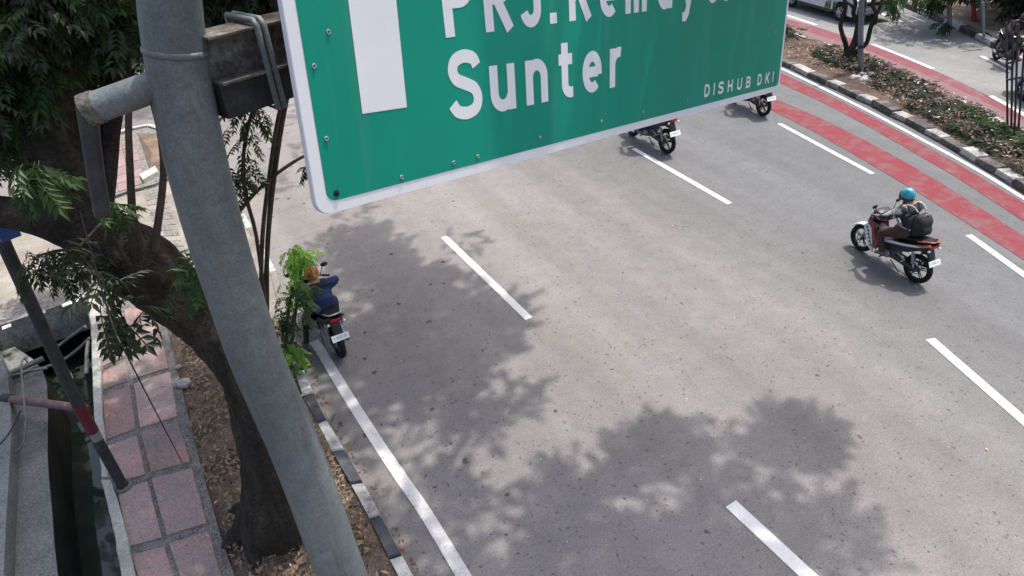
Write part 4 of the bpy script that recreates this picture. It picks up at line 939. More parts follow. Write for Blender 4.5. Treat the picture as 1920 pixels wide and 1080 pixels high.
def place_car(o, pr, pf, s=None):
    a = G(*pr, .01); b = G(*pf, .01); d = (b - a); k = s or d.length / 2.65
    ang = math.atan2(d.y, d.x); k_ = k
    nrm = Vector((-math.sin(ang), math.cos(ang), 0))      # the wheels seen are those on the car's right side (-y)
    o.matrix_world = Matrix.Translation(a + nrm * .80 * k_) @ Matrix.Rotation(ang, 4, 'Z') @ Matrix.Scale(k_, 4)
place_car(car1, (1482, 13), (1571, 39))
place_car(car2, (1912, 186), (2014, 252), .95)

# ------------------------------------------------------------------ leaves
rng = np.random.default_rng(11)
def frond(n=6, L=.55, ll=.17, lw=.05, droop=.5, tip=True):
    """one compound leaf along +x: pairs of folded leaflets on a curved rachis; returns verts, faces"""
    V_, F_ = [], []
    def pt(t): return np.array([L * t * math.cos(droop * t * .6), 0, -L * droop * t * t * .6])
    def leaflet(o, d, l, wdt):
        d = d / np.linalg.norm(d); s = np.cross(d, [0, 0, 1.0]); s /= np.linalg.norm(s) + 1e-9; b = len(V_)
        up = np.cross(s, d); sag = np.array([0, 0, -l * .22])
        V_.extend([o, o + d * l * .42 + s * wdt / 2 + up * wdt * .14, o + d * l + sag, o + d * l * .42 - s * wdt / 2 + up * wdt * .14, o + d * l * .5 - up * wdt * .12 + sag * .2])
        F_.extend([(b, b + 4, b + 1), (b + 1, b + 4, b + 2), (b, b + 3, b + 4), (b + 4, b + 3, b + 2)])
    for i in range(n):
        t = .26 + .68 * i / max(1, n - 1); k = 1 - .35 * abs(t - .6)
        for s in (-1, 1): leaflet(pt(t), np.array([.62, s * .9, -.30 - .25 * droop + random.uniform(-.15, .15)]), ll * k * random.uniform(.85, 1.1), lw * k)
    if tip: leaflet(pt(.96), np.array([1, 0, -.5 * droop]), ll, lw)
    b = len(V_); k = 5
    for i in range(k + 1):
        p = pt(i / k); V_.extend([p + [0, .004, 0], p + [0, -.004, 0], p + [0, 0, .006]])
    for i in range(k):
        a = b + 3 * i
        for j in range(3): F_.append((a + j, a + (j + 1) % 3, a + 3 + (j + 1) % 3)); F_.append((a + j, a + 3 + (j + 1) % 3, a + 3 + j))
    return np.array(V_), F_
def rotm(yaw, pitch, roll):
    return np.array(Matrix.Rotation(yaw, 3, 'Z') @ Matrix.Rotation(pitch, 3, 'Y') @ Matrix.Rotation(roll, 3, 'X'))
def merged_fronds(places, templ):
    """places: list of (pos, yaw, pitch, roll, scale)"""
    Vs, Fs, o = [], [], 0
    for (p, y, pi_, r, sc) in places:
        v, f = templ[rng.integers(len(templ))]
        Vs.append((v * sc) @ rotm(y, pi_, r).T + p); Fs.append(np.array([q if len(q) == 3 else q for q in f]) + o); o += len(v)
    return np.concatenate(Vs), np.concatenate(Fs)
def mesh_tris(name, v, f, mat, smooth=False):
    me = bpy.data.meshes.new(name); me.from_pydata(v.tolist(), [], f.tolist()); me.materials.append(mat); me.update(); return me
T_over = [frond(6, .40, .11, .048, d) for d in (.3, .6, .9)]
T_crown = [frond(5, .42, .17, .075, .5), frond(4, .36, .18, .08, .8), frond(5, .46, .16, .07, .3)]
T_big = [frond(4, .30, .17, .062, d) for d in (.5, .9, 1.2)]
T_small = [frond(4, .21, .095, .040, d) for d in (.4, .8, 1.2)]
frond_mesh = {}
def frond_objects(parent, spots, templ, mat, key, name='leaf'):
    """every compound leaf an object of its own; alike leaves share their mesh"""
    if key not in frond_mesh: frond_mesh[key] = [mesh_tris('leaf', v, np.array(f), MAT[mat]) for v, f in templ]
    for p, y, pi_, r, sc in spots:
        o = link(name, frond_mesh[key][rng.integers(len(templ))], parent)
        o.location = Vector(p) - (parent.location if parent else Vector()); o.rotation_euler = Matrix(rotm(y, pi_, r).tolist()).to_euler(); o.scale = (sc, sc, sc)
def px_cluster(cx, cy, rx, ry, n, dist, sc=1.0, dd=.35, pitch=(.0, .9)):
    out = []
    for _ in range(n):
        a = rng.uniform(0, 2 * PI); q = math.sqrt(rng.uniform(0, 1))
        p = V(cx + rx * q * math.cos(a), cy + ry * q * math.sin(a), dist + rng.uniform(-dd, dd))
        out.append((p, rng.uniform(0, 2 * PI), rng.uniform(*pitch), rng.uniform(-.5, .5), sc * rng.uniform(.75, 1.2)))
    return out
def clumps(centres, rad_, per, sc=1.0):
    out = []
    for c in centres:
        for _ in range(per):
            d = rng.normal(size=3); d /= np.linalg.norm(d); q = rad_ * rng.uniform(.2, 1) ** .5
            p = np.array(c) + d * q * np.array([1, 1, .7]); out.append((p, math.atan2(d[1], d[0]) + rng.normal() * 1.3, rng.uniform(-.1, .8), rng.normal() * .35, sc * rng.uniform(.8, 1.2)))
    return out

# ------------------------------------------------------------------ big leaning tree on the left
tree = thing('street_tree', 'large dark leaning tree rising from the soil strip behind the sign post', 'tree', (0, 0, 0))
def limb(px, ds, ws, mi, name='branch', seg=16, knots=.0, base=None, par=None, mat='bark', sub=5, ridge=0.0):
    p = [V(x, y, d) for (x, y), d in zip(px, ds)]
    if base is not None: p = [base] + p; 
    r = [pxr(wd / 2, q) for wd, q in zip(ws if base is None else [ws[0] * 1.25] + list(ws), p)]
    c = catmull(p, sub); rr_ = []
    for i in range(len(c)):
        k = min(i // sub, len(r) - 1); t = (i % sub) / sub; rr_.append(r[k] * (1 - t) + r[min(k + 1, len(r) - 1)] * t)
    mb = MB().tube(c, rr_, seg)
    if knots:
        nv = []
        for q, v in enumerate(mb.v):
            v = Vector(v); cc = c[q // seg]; h = 1 + knots * mnoise.noise(Vector((v.x * 3.2, v.y * 3.2, v.z * 1.6))) + knots * .5 * mnoise.noise(v * 9)
            if ridge: a = 2 * PI * (q % seg) / seg; h += ridge * mnoise.noise(Vector((math.cos(a) * 5, math.sin(a) * 5, (q // seg) * .16))) + ridge * .7 * mnoise.noise(Vector((math.cos(a) * 11, math.sin(a) * 11, (q // seg) * .4)))
            nv.append(tuple(cc + (v - cc) * h))
        mb.v = nv
    return smoothish(mb.build(name, MAT[mat], par or tree), 80), c
gb = G(515, 985, .02)
_, tc = limb([(513, 960), (502, 890), (490, 800), (478, 730), (452, 672), (415, 622), (375, 588), (330, 550), (278, 505), (225, 465), (172, 432)], [5.15, 5.13, 5.1, 5.12, 5.18, 5.28, 5.38, 5.5, 5.62, 5.75, 5.9],
            [108, 94, 96, 102, 112, 112, 112, 120, 124, 122, 112], 0, 'trunk', 44, .17, gb, ridge=.055)
mb = MB()
for k in range(7):
    a = 2 * PI * k / 7 + .4; mb.tube([gb + Vector((.2 * math.cos(a), .2 * math.sin(a), .40)), gb + Vector((.33 * math.cos(a), .33 * math.sin(a), .12)), gb + Vector((.50 * math.cos(a + .15), .50 * math.sin(a + .15), .10)), gb + Vector((.60 * math.cos(a + .2), .60 * math.sin(a + .2), .05))], [.12, .13, .08, .03], 10)
smoothish(mb.build('root', MAT['bark'], tree), 80)
limb([(195, 440), (150, 405), (118, 330), (105, 230), (108, 120), (118, 0), (130, -140), (150, -300)], [5.8, 5.95, 6.1, 6.2, 6.3, 6.4, 6.5, 6.6], [112, 118, 112, 100, 92, 86, 80, 70], 0, 'branch', 18, .16)
limb([(185, 440), (100, 412), (20, 398), (-70, 385), (-200, 350)], [5.85, 5.9, 6.0, 6.1, 6.3], [104, 76, 62, 56, 50], 0, 'branch', 14, .14)
limb([(98, 330), (78, 240), (60, 160), (48, 80), (40, -40)], [6.1, 6.15, 6.25, 6.35, 6.5], [36, 34, 30, 28, 26], 0, 'branch', 10, .1)
limb([(190, 440), (200, 330), (212, 200), (232, 90), (240, -60)], [5.85, 6.2, 6.4, 6.5, 6.6], [34, 34, 36, 40, 44], 0, 'branch', 10, .1)
# long limbs that carry the crown over the road, above the picture
lim3 = lambda pts, rs, nm='branch': smoothish(MB().tube(catmull(pts, 5), [rs[min(i // 5, len(rs) - 1)] for i in range((len(pts) - 1) * 5 + 1)], 10).build(nm, MAT['bark'], tree), 80)
t0 = V(118, 0, 6.4)
lim3([t0, t0 + Vector((1.0, .6, 1.9)), (1.2, 7.6, 8.3), (3.8, 8.0, 8.9), (6.6, 8.2, 9.2)], [.22, .2, .16, .12, .07])
lim3([t0, t0 + Vector((.6, -.6, 2.2)), (.4, 4.6, 8.9), (2.6, 4.2, 9.3), (5.6, 4.2, 9.4), (8.2, 4.6, 9.2)], [.2, .18, .15, .11, .08, .05])
lim3([t0, t0 + Vector((-.8, -.4, 2.4)), (-2.2, 3.6, 9.0), (-2.0, 1.2, 9.2)], [.18, .15, .11, .07])
for a in ([(252, 480), (248, 400), (244, 320), (241, 240), (243, 150)], [(288, 500), (292, 450), (304, 360), (306, 300), (298, 240), (283, 180)]):
    limb(a[::1], [5.5 - .03 * i for i in range(len(a))], [15, 14, 13, 12, 11, 10][:len(a)], 0, 'shoot', 8, 0, mat='twig')
limb([(262, 462), (248, 400)], [5.5, 5.45], [16, 14], 0, 'shoot', 8, 0, mat='twig')
for a in ([(262, 520), (225, 470), (200, 420), (170, 440), (120, 500)], [(238, 560), (205, 540), (175, 510), (150, 480)], [(232, 545), (190, 505), (160, 470), (110, 470), (70, 480)], [(400, 640), (403, 600), (405, 560)]):
    limb(a, [5.5, 5.35, 5.25, 5.2, 5.2][:len(a)], [9, 8, 7, 6, 4][:len(a)], 0, 'shoot', 6, 0, mat='twig')
# sprays one can pick out
frond_objects(tree, px_cluster(60, 322, 28, 30, 26, 5.1, .62, .2), T_big, 'leaf', 'big_leaf')
frond_objects(tree, px_cluster(85, 492, 54, 36, 40, 5.15, .7, .2) + px_cluster(145, 478, 50, 38, 30, 5.3, .7, .2), T_small, 'leafdark', 'small_dark')
frond_objects(tree, px_cluster(212, 590, 30, 28, 10, 4.9, 1.25, .15, (.6, 1.3)) + px_cluster(265, 570, 22, 22, 6, 4.9, 1.1, .1) + px_cluster(195, 530, 26, 20, 8, 5.0, 1.0, .1), T_small, 'leafdark', 'small_dark')
frond_objects(tree, px_cluster(205, 392, 36, 18, 18, 5.2, .72, .2), T_small, 'leaf', 'small_green')
frond_objects(tree, px_cluster(345, 515, 34, 42, 34, 4.9, .78, .25), T_small, 'leaf', 'small_green')
frond_objects(tree, px_cluster(75, 170, 30, 60, 16, 6.2, .7, .3) + px_cluster(40, 250, 40, 60, 16, 6.3, .7, .3), T_big, 'leaf', 'big_leaf')
# hanging dark mass in the upper corner
cs = []
for _ in range(118):
    x, y = rng.uniform(-160, 300), rng.uniform(-260, 235)
    if 70 < x < 140 and rng.uniform() < .4: continue
    if y > 110 and x > 135: continue
    if y > 60 and x > 190: continue
    cs.append(V(x, y, rng.uniform(6.0, 9.5)))
for _ in range(46): cs.append(V(rng.uniform(370, 545), rng.uniform(-200, 55), rng.uniform(6.5, 9.0)))
for _ in range(70): cs.append(V(rng.uniform(-320, 120), rng.uniform(-80, 400), rng.uniform(9, 13)))
# crown overhead whose shade falls on the road, the soil strip and the pavement
def shade_points(poly, holes, n, zr, dens=1.0):
    q = [G(x, y) for x, y in poly]; hs = [(G(x, y), r) for x, y, r in holes]; xs = [p.x for p in q]; ys = [p.y for p in q]; out = []; k = 0
    while len(out) < n and k < n * 60:
        k += 1; x, y = rng.uniform(min(xs), max(xs)), rng.uniform(min(ys), max(ys))
        if not inpoly(x, y, q) or any((x - h.x) ** 2 + (y - h.y) ** 2 < r * r for h, r in hs): continue
        if mnoise.noise(Vector((x * .9, y * .9, 5.5))) < -.38 * dens: continue
        z = rng.uniform(*zr); out.append(np.array([x, y, 0]) + SUN * (z / SUN[2]))
    return out
S1 = [(620, 455), (640, 435), (700, 425), (725, 450), (735, 500), (830, 525), (880, 548), (950, 585), (935, 625), (965, 660), (985, 705), (970, 745), (915, 780), (885, 830), (800, 862), (735, 880), (690, 830), (640, 750), (600, 670), (560, 600), (640, 590), (630, 520)]
S2 = [(900, 990), (985, 950), (1050, 915), (1090, 875), (1170, 850), (1230, 815), (1290, 810), (1340, 815), (1370, 845), (1380, 890), (1450, 925), (1520, 945), (1545, 985), (1570, 1015), (1560, 1040), (1500, 1060), (1450, 1100), (1450, 1250), (1200, 1300), (900, 1250), (790, 1090), (800, 1040)]
S3 = [(1470, 830), (1515, 812), (1515, 840), (1480, 846)]
S4 = [(815, 935), (870, 910), (880, 950), (830, 970)]
LFT = [(-200, 720), (0, 690), (150, 640), (290, 610), (400, 640), (480, 720), (560, 780), (640, 850), (690, 960), (740, 1050), (800, 1300), (-300, 1300)]
over = shade_points(S1, [(905, 720, .42), (830, 575, .30), (690, 620, .2)], 136, (7.6, 9.6)) + shade_points(S2, [(1180, 962, .42), (1280, 955, .4), (1080, 945, .3), (1400, 985, .28), (980, 1040, .3), (1330, 900, .25), (900, 1060, .3)], 98, (7.6, 9.6)) + shade_points(S3, [], 11, (8.0, 8.6)) + shade_points(S4, [], 5, (8, 8.6)) + shade_points(LFT, [], 118, (7.3, 9.4), .55)
over += shade_points([(150, 200), (200, 170), (300, 170), (300, 232), (250, 240), (160, 268)], [], 22, (8, 9.5)) + shade_points([(620, 420), (1000, 560), (700, 300), (600, 250), (480, 150), (400, 380)], [], 10, (8, 9.5))  # more unseen clumps, added to shade the asphalt farther off
gcl = [V(rng.uniform(-60, 250), rng.uniform(-60, 120), rng.uniform(6.0, 8.0)) for _ in range(22)] + [V(rng.uniform(0, 90), rng.uniform(120, 270), rng.uniform(6.4, 8)) for _ in range(9)] + [V(rng.uniform(380, 530), rng.uniform(-60, 40), rng.uniform(6.4, 8)) for _ in range(8)]
v, f = merged_fronds(clumps(gcl, .36, 34, .5), T_crown)
tag(link('sunlit_crown', mesh_tris('sunlit_crown', v, f, MAT['leaf']), tree), kind='stuff')  # sun-hit clumps: sunlight put in as a greener leaf than the dark crown
plc = clumps(cs, .40, 50, .50)
plc = [p for p in plc if not (p[0][2] < 7.1 and math.hypot(p[0][0], p[0][1]) < 5.4)]
v, f = merged_fronds(plc, T_crown)
tag(link('crown', mesh_tris('crown', v, f, MAT['leafdark']), tree), kind='stuff')
v, f = merged_fronds(clumps(over, .40, 18, 1.0), T_over)
tag(link('upper_crown', mesh_tris('upper_crown', v, f, MAT['leaf']), tree), kind='stuff')

# ------------------------------------------------------------------ thin young tree beside the kerb, with its stems and leaves
yt = thing('young_tree', 'thin bare stemmed young tree between the post and the sign', 'tree', (0, 0, 0))
def stem(par, px, ds, ws, name='stem', mat='twig', root=True):
    p = [V(x, y, d) for (x, y), d in zip(px, ds)]; r = [pxr(wd / 2, q) for wd, q in zip(ws, p)]
    c = catmull(p, 4); rr_ = [r[min(i // 4, len(r) - 1)] for i in range(len(c))]
    return smoothish(MB().tube(c, rr_, 8).build(name, MAT[mat], par), 80)
gy = G(497, 590, 0); dy = math.hypot(gy.x, gy.y)
dk = lambda n, a=0.0: [dy - .02 * i - a for i in range(n)]
stem(yt, [(500, 590), (500, 500), (506, 400), (518, 300), (532, 210), (549, 120), (556, 30)], dk(7), [10, 9, 10, 10, 11, 12, 12])
stem(yt, [(490, 590), (490, 500), (494, 420), (505, 330), (520, 230), (540, 150), (560, 60)], dk(7, .05), [8, 8, 8, 8, 8, 8, 8])
stem(yt, [(497, 560), (480, 440), (462, 370), (456, 300), (470, 220), (500, 150), (520, 90)], dk(7, .1), [7, 7, 8, 7, 7, 7, 6])
stem(yt, [(450, 395), (480, 360), (520, 325), (560, 298), (600, 280)], dk(5, .1), [7, 7, 7, 6, 6], 'branch')
frond_objects(yt, px_cluster(462, 215, 38, 60, 34, dy - .2, 1.15, .25) + px_cluster(455, 320, 32, 55, 26, dy - .2, 1.1, .25) + px_cluster(575, 325, 14, 22, 7, dy - .2, 1.0, .1), T_small, 'leafdark', 'small_dark')

# saplings by the parked motorcycle
def sapling(label, g_px, groups, stems, templ, mat, key):
    b = G(*g_px, .1); t = thing('sapling', label, 'sapling', (0, 0, 0)); d = math.hypot(b.x, b.y)
    for px, wd in stems: stem(t, px, [d - .03 * i for i in range(len(px))], [wd] * len(px))
    for (cx, cy, rx, ry, n, sc, off) in groups: frond_objects(t, px_cluster(cx, cy, rx, ry, n, d - off, sc, .18), templ, mat, key)
    return t
sapling('bright green leafy sapling rising over the stopped motorcycle', (548, 668), [(556, 482, 24, 24, 66, .8, .25), (546, 540, 24, 26, 22, .8, .25)], [([(545, 665), (552, 600), (560, 540), (568, 480)], 7)], T_small, 'leafbright', 'small_bright')
sapling('dusty green shrub between the post and the stopped motorcycle', (535, 690), [(536, 590, 24, 48, 50, .75, .2), (568, 556, 16, 34, 18, .9, .5), (522, 632, 18, 38, 28, .75, .1)], [([(532, 690), (536, 640), (542, 580), (548, 540)], 6)], T_small, 'leaf', 'small_green')
sapling('low bright green plant at the top end of the painted kerb', (548, 700), [(545, 665, 22, 26, 36, .8, .1)], [([(545, 700), (546, 680), (547, 660)], 6)], T_small, 'leafbright', 'small_bright')

# ------------------------------------------------------------------ leaning iron post, wire, pipes and cables at the canal
ip = thing('iron_post', 'dark leaning iron post with a red band, standing on the red pavement', 'post', (0, 0, 0))
pb = G(231, 912, .15); pp = [pb, V(150, 765, math.hypot(pb.x, pb.y) + .0), V(100, 660, math.hypot(pb.x, pb.y) - .0), V(0, 440, math.hypot(pb.x, pb.y) - .02), V(-60, 300, math.hypot(pb.x, pb.y) - .04)]
smoothish(MB().tube(catmull(pp, 5), .062, 14).build('shaft', MAT['darksteel'], ip), 60)
c = catmull(pp, 12)
smoothish(MB().tube([pp[1].lerp(pp[0], -.04), pp[1].lerp(pp[0], .27)], .0645, 14).build('red_band', MAT['redband'], ip), 60)
smoothish(MB().tube([pp[1].lerp(pp[0], .28), pp[1].lerp(pp[0], .37)], .064, 14).build('white_band', MAT['whiteband'], ip), 60)
smoothish(MB().ring((pb.x, pb.y, .15), .085, .03, 'z', 16, 6).build('footing', MAT['grey_concrete'], ip), 60)
bx = V(14, 437, math.hypot(pb.x, pb.y) - .25)
tag(MB().box(bx, (.16, .12, .09), 0, .4).box(bx + Vector((0, 0, .055)), (.18, .14, .02), 0, .4).build('junction_box', MAT['blue']), 'small blue box fixed near the top of the dark post', 'box')
tag(MB().tube(catmull([V(150, 395, 5.0), V(205, 590, 4.75), V(250, 690, 4.6), G(341, 866, .15)], 6), .0055, 6).build('guy_wire', MAT['cable']), 'thin black wire running down to the red pavement slabs', 'wire')
def pipe(label, pts, r, mat, name='pipe', grp=None, cat='pipe'):
    return tag(smoothish(MB().tube(catmull(pts, 5), r, 10).build(name, MAT[mat]), 60), label, cat, grp)
pl_ = pipe('dull pink pipe spanning the canal beside the leaning post', [G(-60, 738, -.15), G(15, 748, -.12), G(90, 757, -.08), G(168, 768, -.04)], .065, 'pinkpipe')
MB().tube([G(6, 747, -.12), G(22, 749, -.118)], .078, 14).build('pipe_collar', MAT['darksteel'], pl_)
pipe('upper grey conduit crossing the dark canal under the bridge edge', [G(96, 660, -.45), G(125, 637, -.35), G(160, 612, -.1)], .028, 'conduit', 'conduit', 'conduits over the canal', 'conduit')
pipe('lower grey conduit curving up to the coping across the canal', [G(10, 712, -.3), G(60, 695, -.35), G(105, 682, -.35), G(140, 660, -.25), G(168, 634, -.05)], .026, 'conduit', 'conduit', 'conduits over the canal', 'conduit')
pipe('thick dusty conduit resting on the canal bank', [G(20, 700, -.25), G(50, 686, -.25), G(82, 672, -.25)], .045, 'conduit', 'conduit', 'conduits over the canal', 'conduit')
pipe('thin dusty conduit on the canal bank below the thick one', [G(14, 708, -.25), G(50, 697, -.25), G(88, 690, -.28)], .024, 'conduit', 'conduit', 'conduits over the canal', 'conduit')
pipe('pale upright pipe hanging on the canal wall below the coping', [G(166, 640, .0), G(163, 665, -.1), G(162, 700, -.3)], .03, 'stone', 'pipe')
pipe('looped grey cable hanging over the canal bank', [G(52, 680, -.15), G(44, 672, -.05), G(40, 690, .0), G(44, 740, .0), G(48, 800, -.1), G(38, 840, -.2), G(12, 850, -.2)], .013, 'conduit', 'cable', None, 'cable')
pipe('black cable curving along the canal bank ledge', [G(-20, 850, .05), G(10, 822, .0), G(28, 792, .0), G(38, 770, .05)], .012, 'cable', 'cable', None, 'cable')
tag(MB().prism([(p.x, p.y) for p in [G(108, 690, -.9), G(122, 680, -.9), G(126, 690, -.9), G(112, 698, -.9)]], -1.16, -1.12).build('plastic_scrap', MAT['plate']), 'white plastic scrap floating on the dark canal', 'litter')
sb = thing('stone_block', 'white rough stone block lying where the paved corner meets the driveway', 'stone block')
q = [G(x, y, .2) for x, y in [(262, 328), (291, 312), (297, 322), (268, 338)]]
mb = MB().prism([(p.x, p.y) for p in q], .06, .22); o = mb.build('block', MAT['coping'], sb)
for cx, cy, r, lb in [(345, 722, .11, 'pale stone at the pavement edge under the leaning trunk'), (334, 690, .055, 'small pale stone above the larger one at the pavement edge')]:
    p = G(cx, cy, .12); m = MB().ball((0, 0, 0), (r, r * .8, r * .6), 0, 10, 7); m.v = [tuple(Vector(v) * (1 + .25 * mnoise.noise(Vector(v) * 9))) for v in m.v]
    tag(m.build('stone', MAT['stone'], None, False, p + Vector((0, 0, r * .3))), lb, 'stone')

# ------------------------------------------------------------------ median: forked tree, lamp post, stones, planting
ft = thing('frangipani_tree', 'forked dark tree with bare crooked limbs on the median', 'tree', (0, 0, 0))
g0 = G(1585, 112, .15); d0_ = math.hypot(g0.x, g0.y); mpx = pxr(1, g0)
def mlimb(px, ws, nm='branch', par=ft, mat='bark', d=0):
    p = [V(x, y, d0_ + d) for x, y in px]; r = [pxr(wd / 2, q) for wd, q in zip(ws, p)]; c = catmull(p, 4)
    return smoothish(MB().tube(c, [r[min(i // 4, len(r) - 1)] for i in range(len(c))], 10).build(nm, MAT[mat], par), 80)
mlimb([(1584, 112), (1592, 98), (1602, 82), (1609, 60), (1614, 30), (1618, 0), (1620, -40)], [15, 14, 14, 15, 14, 14, 12], 'trunk')
mlimb([(1588, 104), (1586, 84), (1580, 66), (1576, 48), (1580, 30), (1586, 12), (1580, -10)], [9, 9, 8, 8, 7, 7, 6])
mlimb([(1600, 102), (1612, 92), (1625, 80), (1630, 62), (1634, 48), (1641, 40), (1642, 22), (1636, 8), (1644, -20)], [9, 9, 8, 8, 8, 8, 7, 7, 6])
mlimb([(1593, 96), (1606, 70), (1608, 46), (1600, 24), (1604, 6), (1598, -16)], [9, 8, 8, 8, 7, 6])
mlimb([(1603, 20), (1596, 10), (1584, 2)], [6, 5, 4]); mlimb([(1634, 46), (1642, 30), (1652, 8), (1655, -12)], [7, 6, 6, 5])
frond_objects(ft, px_cluster(1668, 4, 18, 12, 20, d0_ - .6, .85, .3) + px_cluster(1564, 0, 14, 6, 6, d0_, .8, .2) + px_cluster(1682, 22, 5, 9, 6, d0_ - .6, .8, .1) + px_cluster(1690, -18, 50, 14, 24, d0_ - .6, .9, .4), T_big, 'leaf', 'big_leaf')
lp = thing('lamp_post', 'grey steel post standing in stones beside the forked tree', 'post', (0, 0, 0))
gp = G(1614, 134, .15); dl = math.hypot(gp.x, gp.y); pz = [gp] + [V(x, y, dl) for x, y in [(1614, 90), (1614, 60), (1615, 30), (1616, -20), (1617, -90)]]
smoothish(MB().tube(pz, [pxr(4.6, gp)] * len(pz), 12).build('shaft', MAT['steel'], lp), 60)
smoothish(MB().tube([pz[1], pz[1].lerp(pz[2], .2)], pxr(5.4, gp), 12).build('clamp_strap', MAT['darksteel'], lp), 60)
for i in range(9):
    p = G(1614 + rng.uniform(-17, 15), 143 + rng.uniform(-5, 8), .17); r = rng.uniform(.09, .16)
    m = MB().ball((0, 0, 0), (r, r * rng.uniform(.7, 1), r * .7), 0, 9, 6); m.v = [tuple(Vector(v) * (1 + .4 * mnoise.noise(Vector(v) * 8 + Vector((i, 0, 0))))) for v in m.v]
    tag(m.build('stone', MAT['stone'], None, False, p), 'pale rough stone heaped at the foot of the grey median post', 'stone', 'stones round the median post')
def ground_leaves(name, poly, n, sc, mat, label, cat, z=.2, bump_=.25, parent=None, templ=None, edge=.0):
    q = [G(x, y) for x, y in poly]; xs = [p.x for p in q]; ys = [p.y for p in q]; pl = []
    while len(pl) < n:
        x, y = rng.uniform(min(xs), max(xs)), rng.uniform(min(ys), max(ys))
        if not inpoly(x, y, q): continue
        h = mnoise.noise(Vector((x * 1.3, y * 1.3, 9)))
        if h < edge and rng.uniform() < .8: continue
        pl.append((np.array([x, y, z + rng.uniform(0, bump_) * (1 + h)]), rng.uniform(0, 6.28), rng.uniform(-.9, .2), rng.normal() * .4, sc * rng.uniform(.7, 1.2)))
    v, f = merged_fronds(pl, templ or T_small); o = link(name, mesh_tris(name, v, f, MAT[mat]), parent)
    return tag(o, label, cat, None, 'stuff')
GC = [(1440 + x / 3.6, y / 3.6) for x, y in [(270, 400), (420, 360), (560, 385), (660, 430), (860, 520), (1060, 615), (1270, 715), (1480, 830), (1690, 945), (1850, 1040), (2000, 1160), (1900, 1330), (1728, 1270), (1560, 1140), (1380, 1040), (1150, 895), (930, 770), (760, 670), (640, 575), (520, 510), (330, 440)]]
ground_leaves('ground_cover', GC, 5600, .5, 'cover', 'dark green ground cover planting along the median', 'ground cover', .19, .10, None, None, -.12)
ground_leaves('ground_cover', [(1440 + x / 3.6, y / 3.6) for x, y in [(-20, 200), (118, 232), (180, 262), (230, 300), (150, 320), (0, 300)]], 160, .9, 'cover', 'small dark green plants on the median next to the sign edge', 'ground cover', .2, .2)
ground_leaves('ground_cover', [(1440 + x / 3.6, y / 3.6) for x, y in [(1300, 780), (1500, 900), (1728, 1010), (1728, 1100), (1560, 1010), (1380, 900)]], 700, .7, 'leaf', 'brighter green ground cover at the near end of the median', 'ground cover', .2, .12)

# four thin stakes round a young tree at the right edge
st = thing('tree_stakes', 'four thin dark stakes standing together on the median at the right edge', 'stakes', (0, 0, 0))
for b, t in [((1889, 245), (1888, 100)), ((1896, 252), (1899, 60)), ((1902, 258), (1909, 45)), ((1909, 250), (1921, 90))]:
    g_ = G(*b, .2); d = math.hypot(g_.x, g_.y); pz = [g_, V((b[0] * .5 + t[0] * .5), (b[1] + t[1]) / 2, d), V(*t, d)]
    smoothish(MB().tube(pz, pxr(1.9, g_), 8).build('stake', MAT['darksteel'], st), 60)
g_ = G(1899, 250, .2); d = math.hypot(g_.x, g_.y)
for a, b in [((1885, 120), (1915, 112)), ((1886, 150), (1916, 145))]: smoothish(MB().tube([V(*a, d), V(*b, d)], pxr(2, g_), 6).build('cross_tie', MAT['darksteel'], st), 60)
for q, (a, b) in enumerate([((1886, 105), (1887, 42)), ((1897, 60), (1898, 38)), ((1904, 60), (1905, 38))]): smoothish(MB().tube([V(*a, d + .05), V(*b, d + .05)], pxr(1.8, g_), 8).build('bamboo_pole', MAT['twig'], st), 60)

# ------------------------------------------------------------------ far side: verge trees, posts, fence, hedge
fo = offset(ff, 3.0)
fn = thing('boundary_fence', 'dark reddish fence of upright sheets behind the far verge', 'fence', (0, 0, 0))
fq = resample(fo, .9)
for i in range(len(fq) - 1):
    a, b = fq[i], fq[i + 1]; n = Vector((-(b - a).y, (b - a).x, 0)).normalized() * .03 * (1 if i % 2 else -.2)
    MB().prism([(a + n).to_tuple()[:2], (b + n).to_tuple()[:2], (b + n + n.normalized() * .05).to_tuple()[:2], (a + n + n.normalized() * .05).to_tuple()[:2]], .1, 2.7).build('fence_sheet', MAT['fence'], fn)
def far_post(label, px0, px1, wpx, mat):
    g_ = G(*px0, .3); d = math.hypot(g_.x, g_.y); pz = [g_, V(*px1, d)]
    return tag(smoothish(MB().tube([pz[0], pz[0].lerp(pz[1], .5), pz[1]], pxr(wpx / 2, g_), 10).tube([pz[0], pz[0] + Vector((0, 0, .05))], pxr(wpx * .9, g_), 10).build('post', MAT[mat]), 60), label, 'post')
far_post('red painted post in front of the dark far fence', (1826, 36), (1824, -70), 8, 'redpost')
far_post('thin pale grey post standing at the far kerb', (1845, 74), (1843, 4), 4.5, 'steel')
vt = thing('verge_tree', 'leafy tree with brown stems behind the far kerb', 'tree', (0, 0, 0))
g_ = G(1780, 50, .3); dv = math.hypot(g_.x, g_.y)
for px, wd in [([(1780, 52), (1780, 20), (1776, -20), (1770, -80)], 8), ([(1716, 22), (1714, 0), (1710, -50)], 7), ([(1758, 40), (1752, 10), (1744, -30)], 4)]:
    p = [V(x, y, dv + (0 if px[0][0] > 1730 else 1.2)) for x, y in px]; smoothish(MB().tube(catmull(p, 4), pxr(wd / 2, p[0]), 8).build('trunk', MAT['conduit'], vt), 80)
v, f = merged_fronds(px_cluster(1750, 2, 24, 12, 40, dv, .95, .5) + px_cluster(1740, -44, 70, 20, 110, dv, 1.3, 1.0) + px_cluster(1812, -30, 40, 14, 60, dv, 1.3, .8), T_big)
tag(link('crown', mesh_tris('crown', v, f, MAT['leaf']), vt), kind='stuff')
v, f = merged_fronds(px_cluster(1768, 44, 12, 7, 16, dv - .2, .9, .2), T_big)
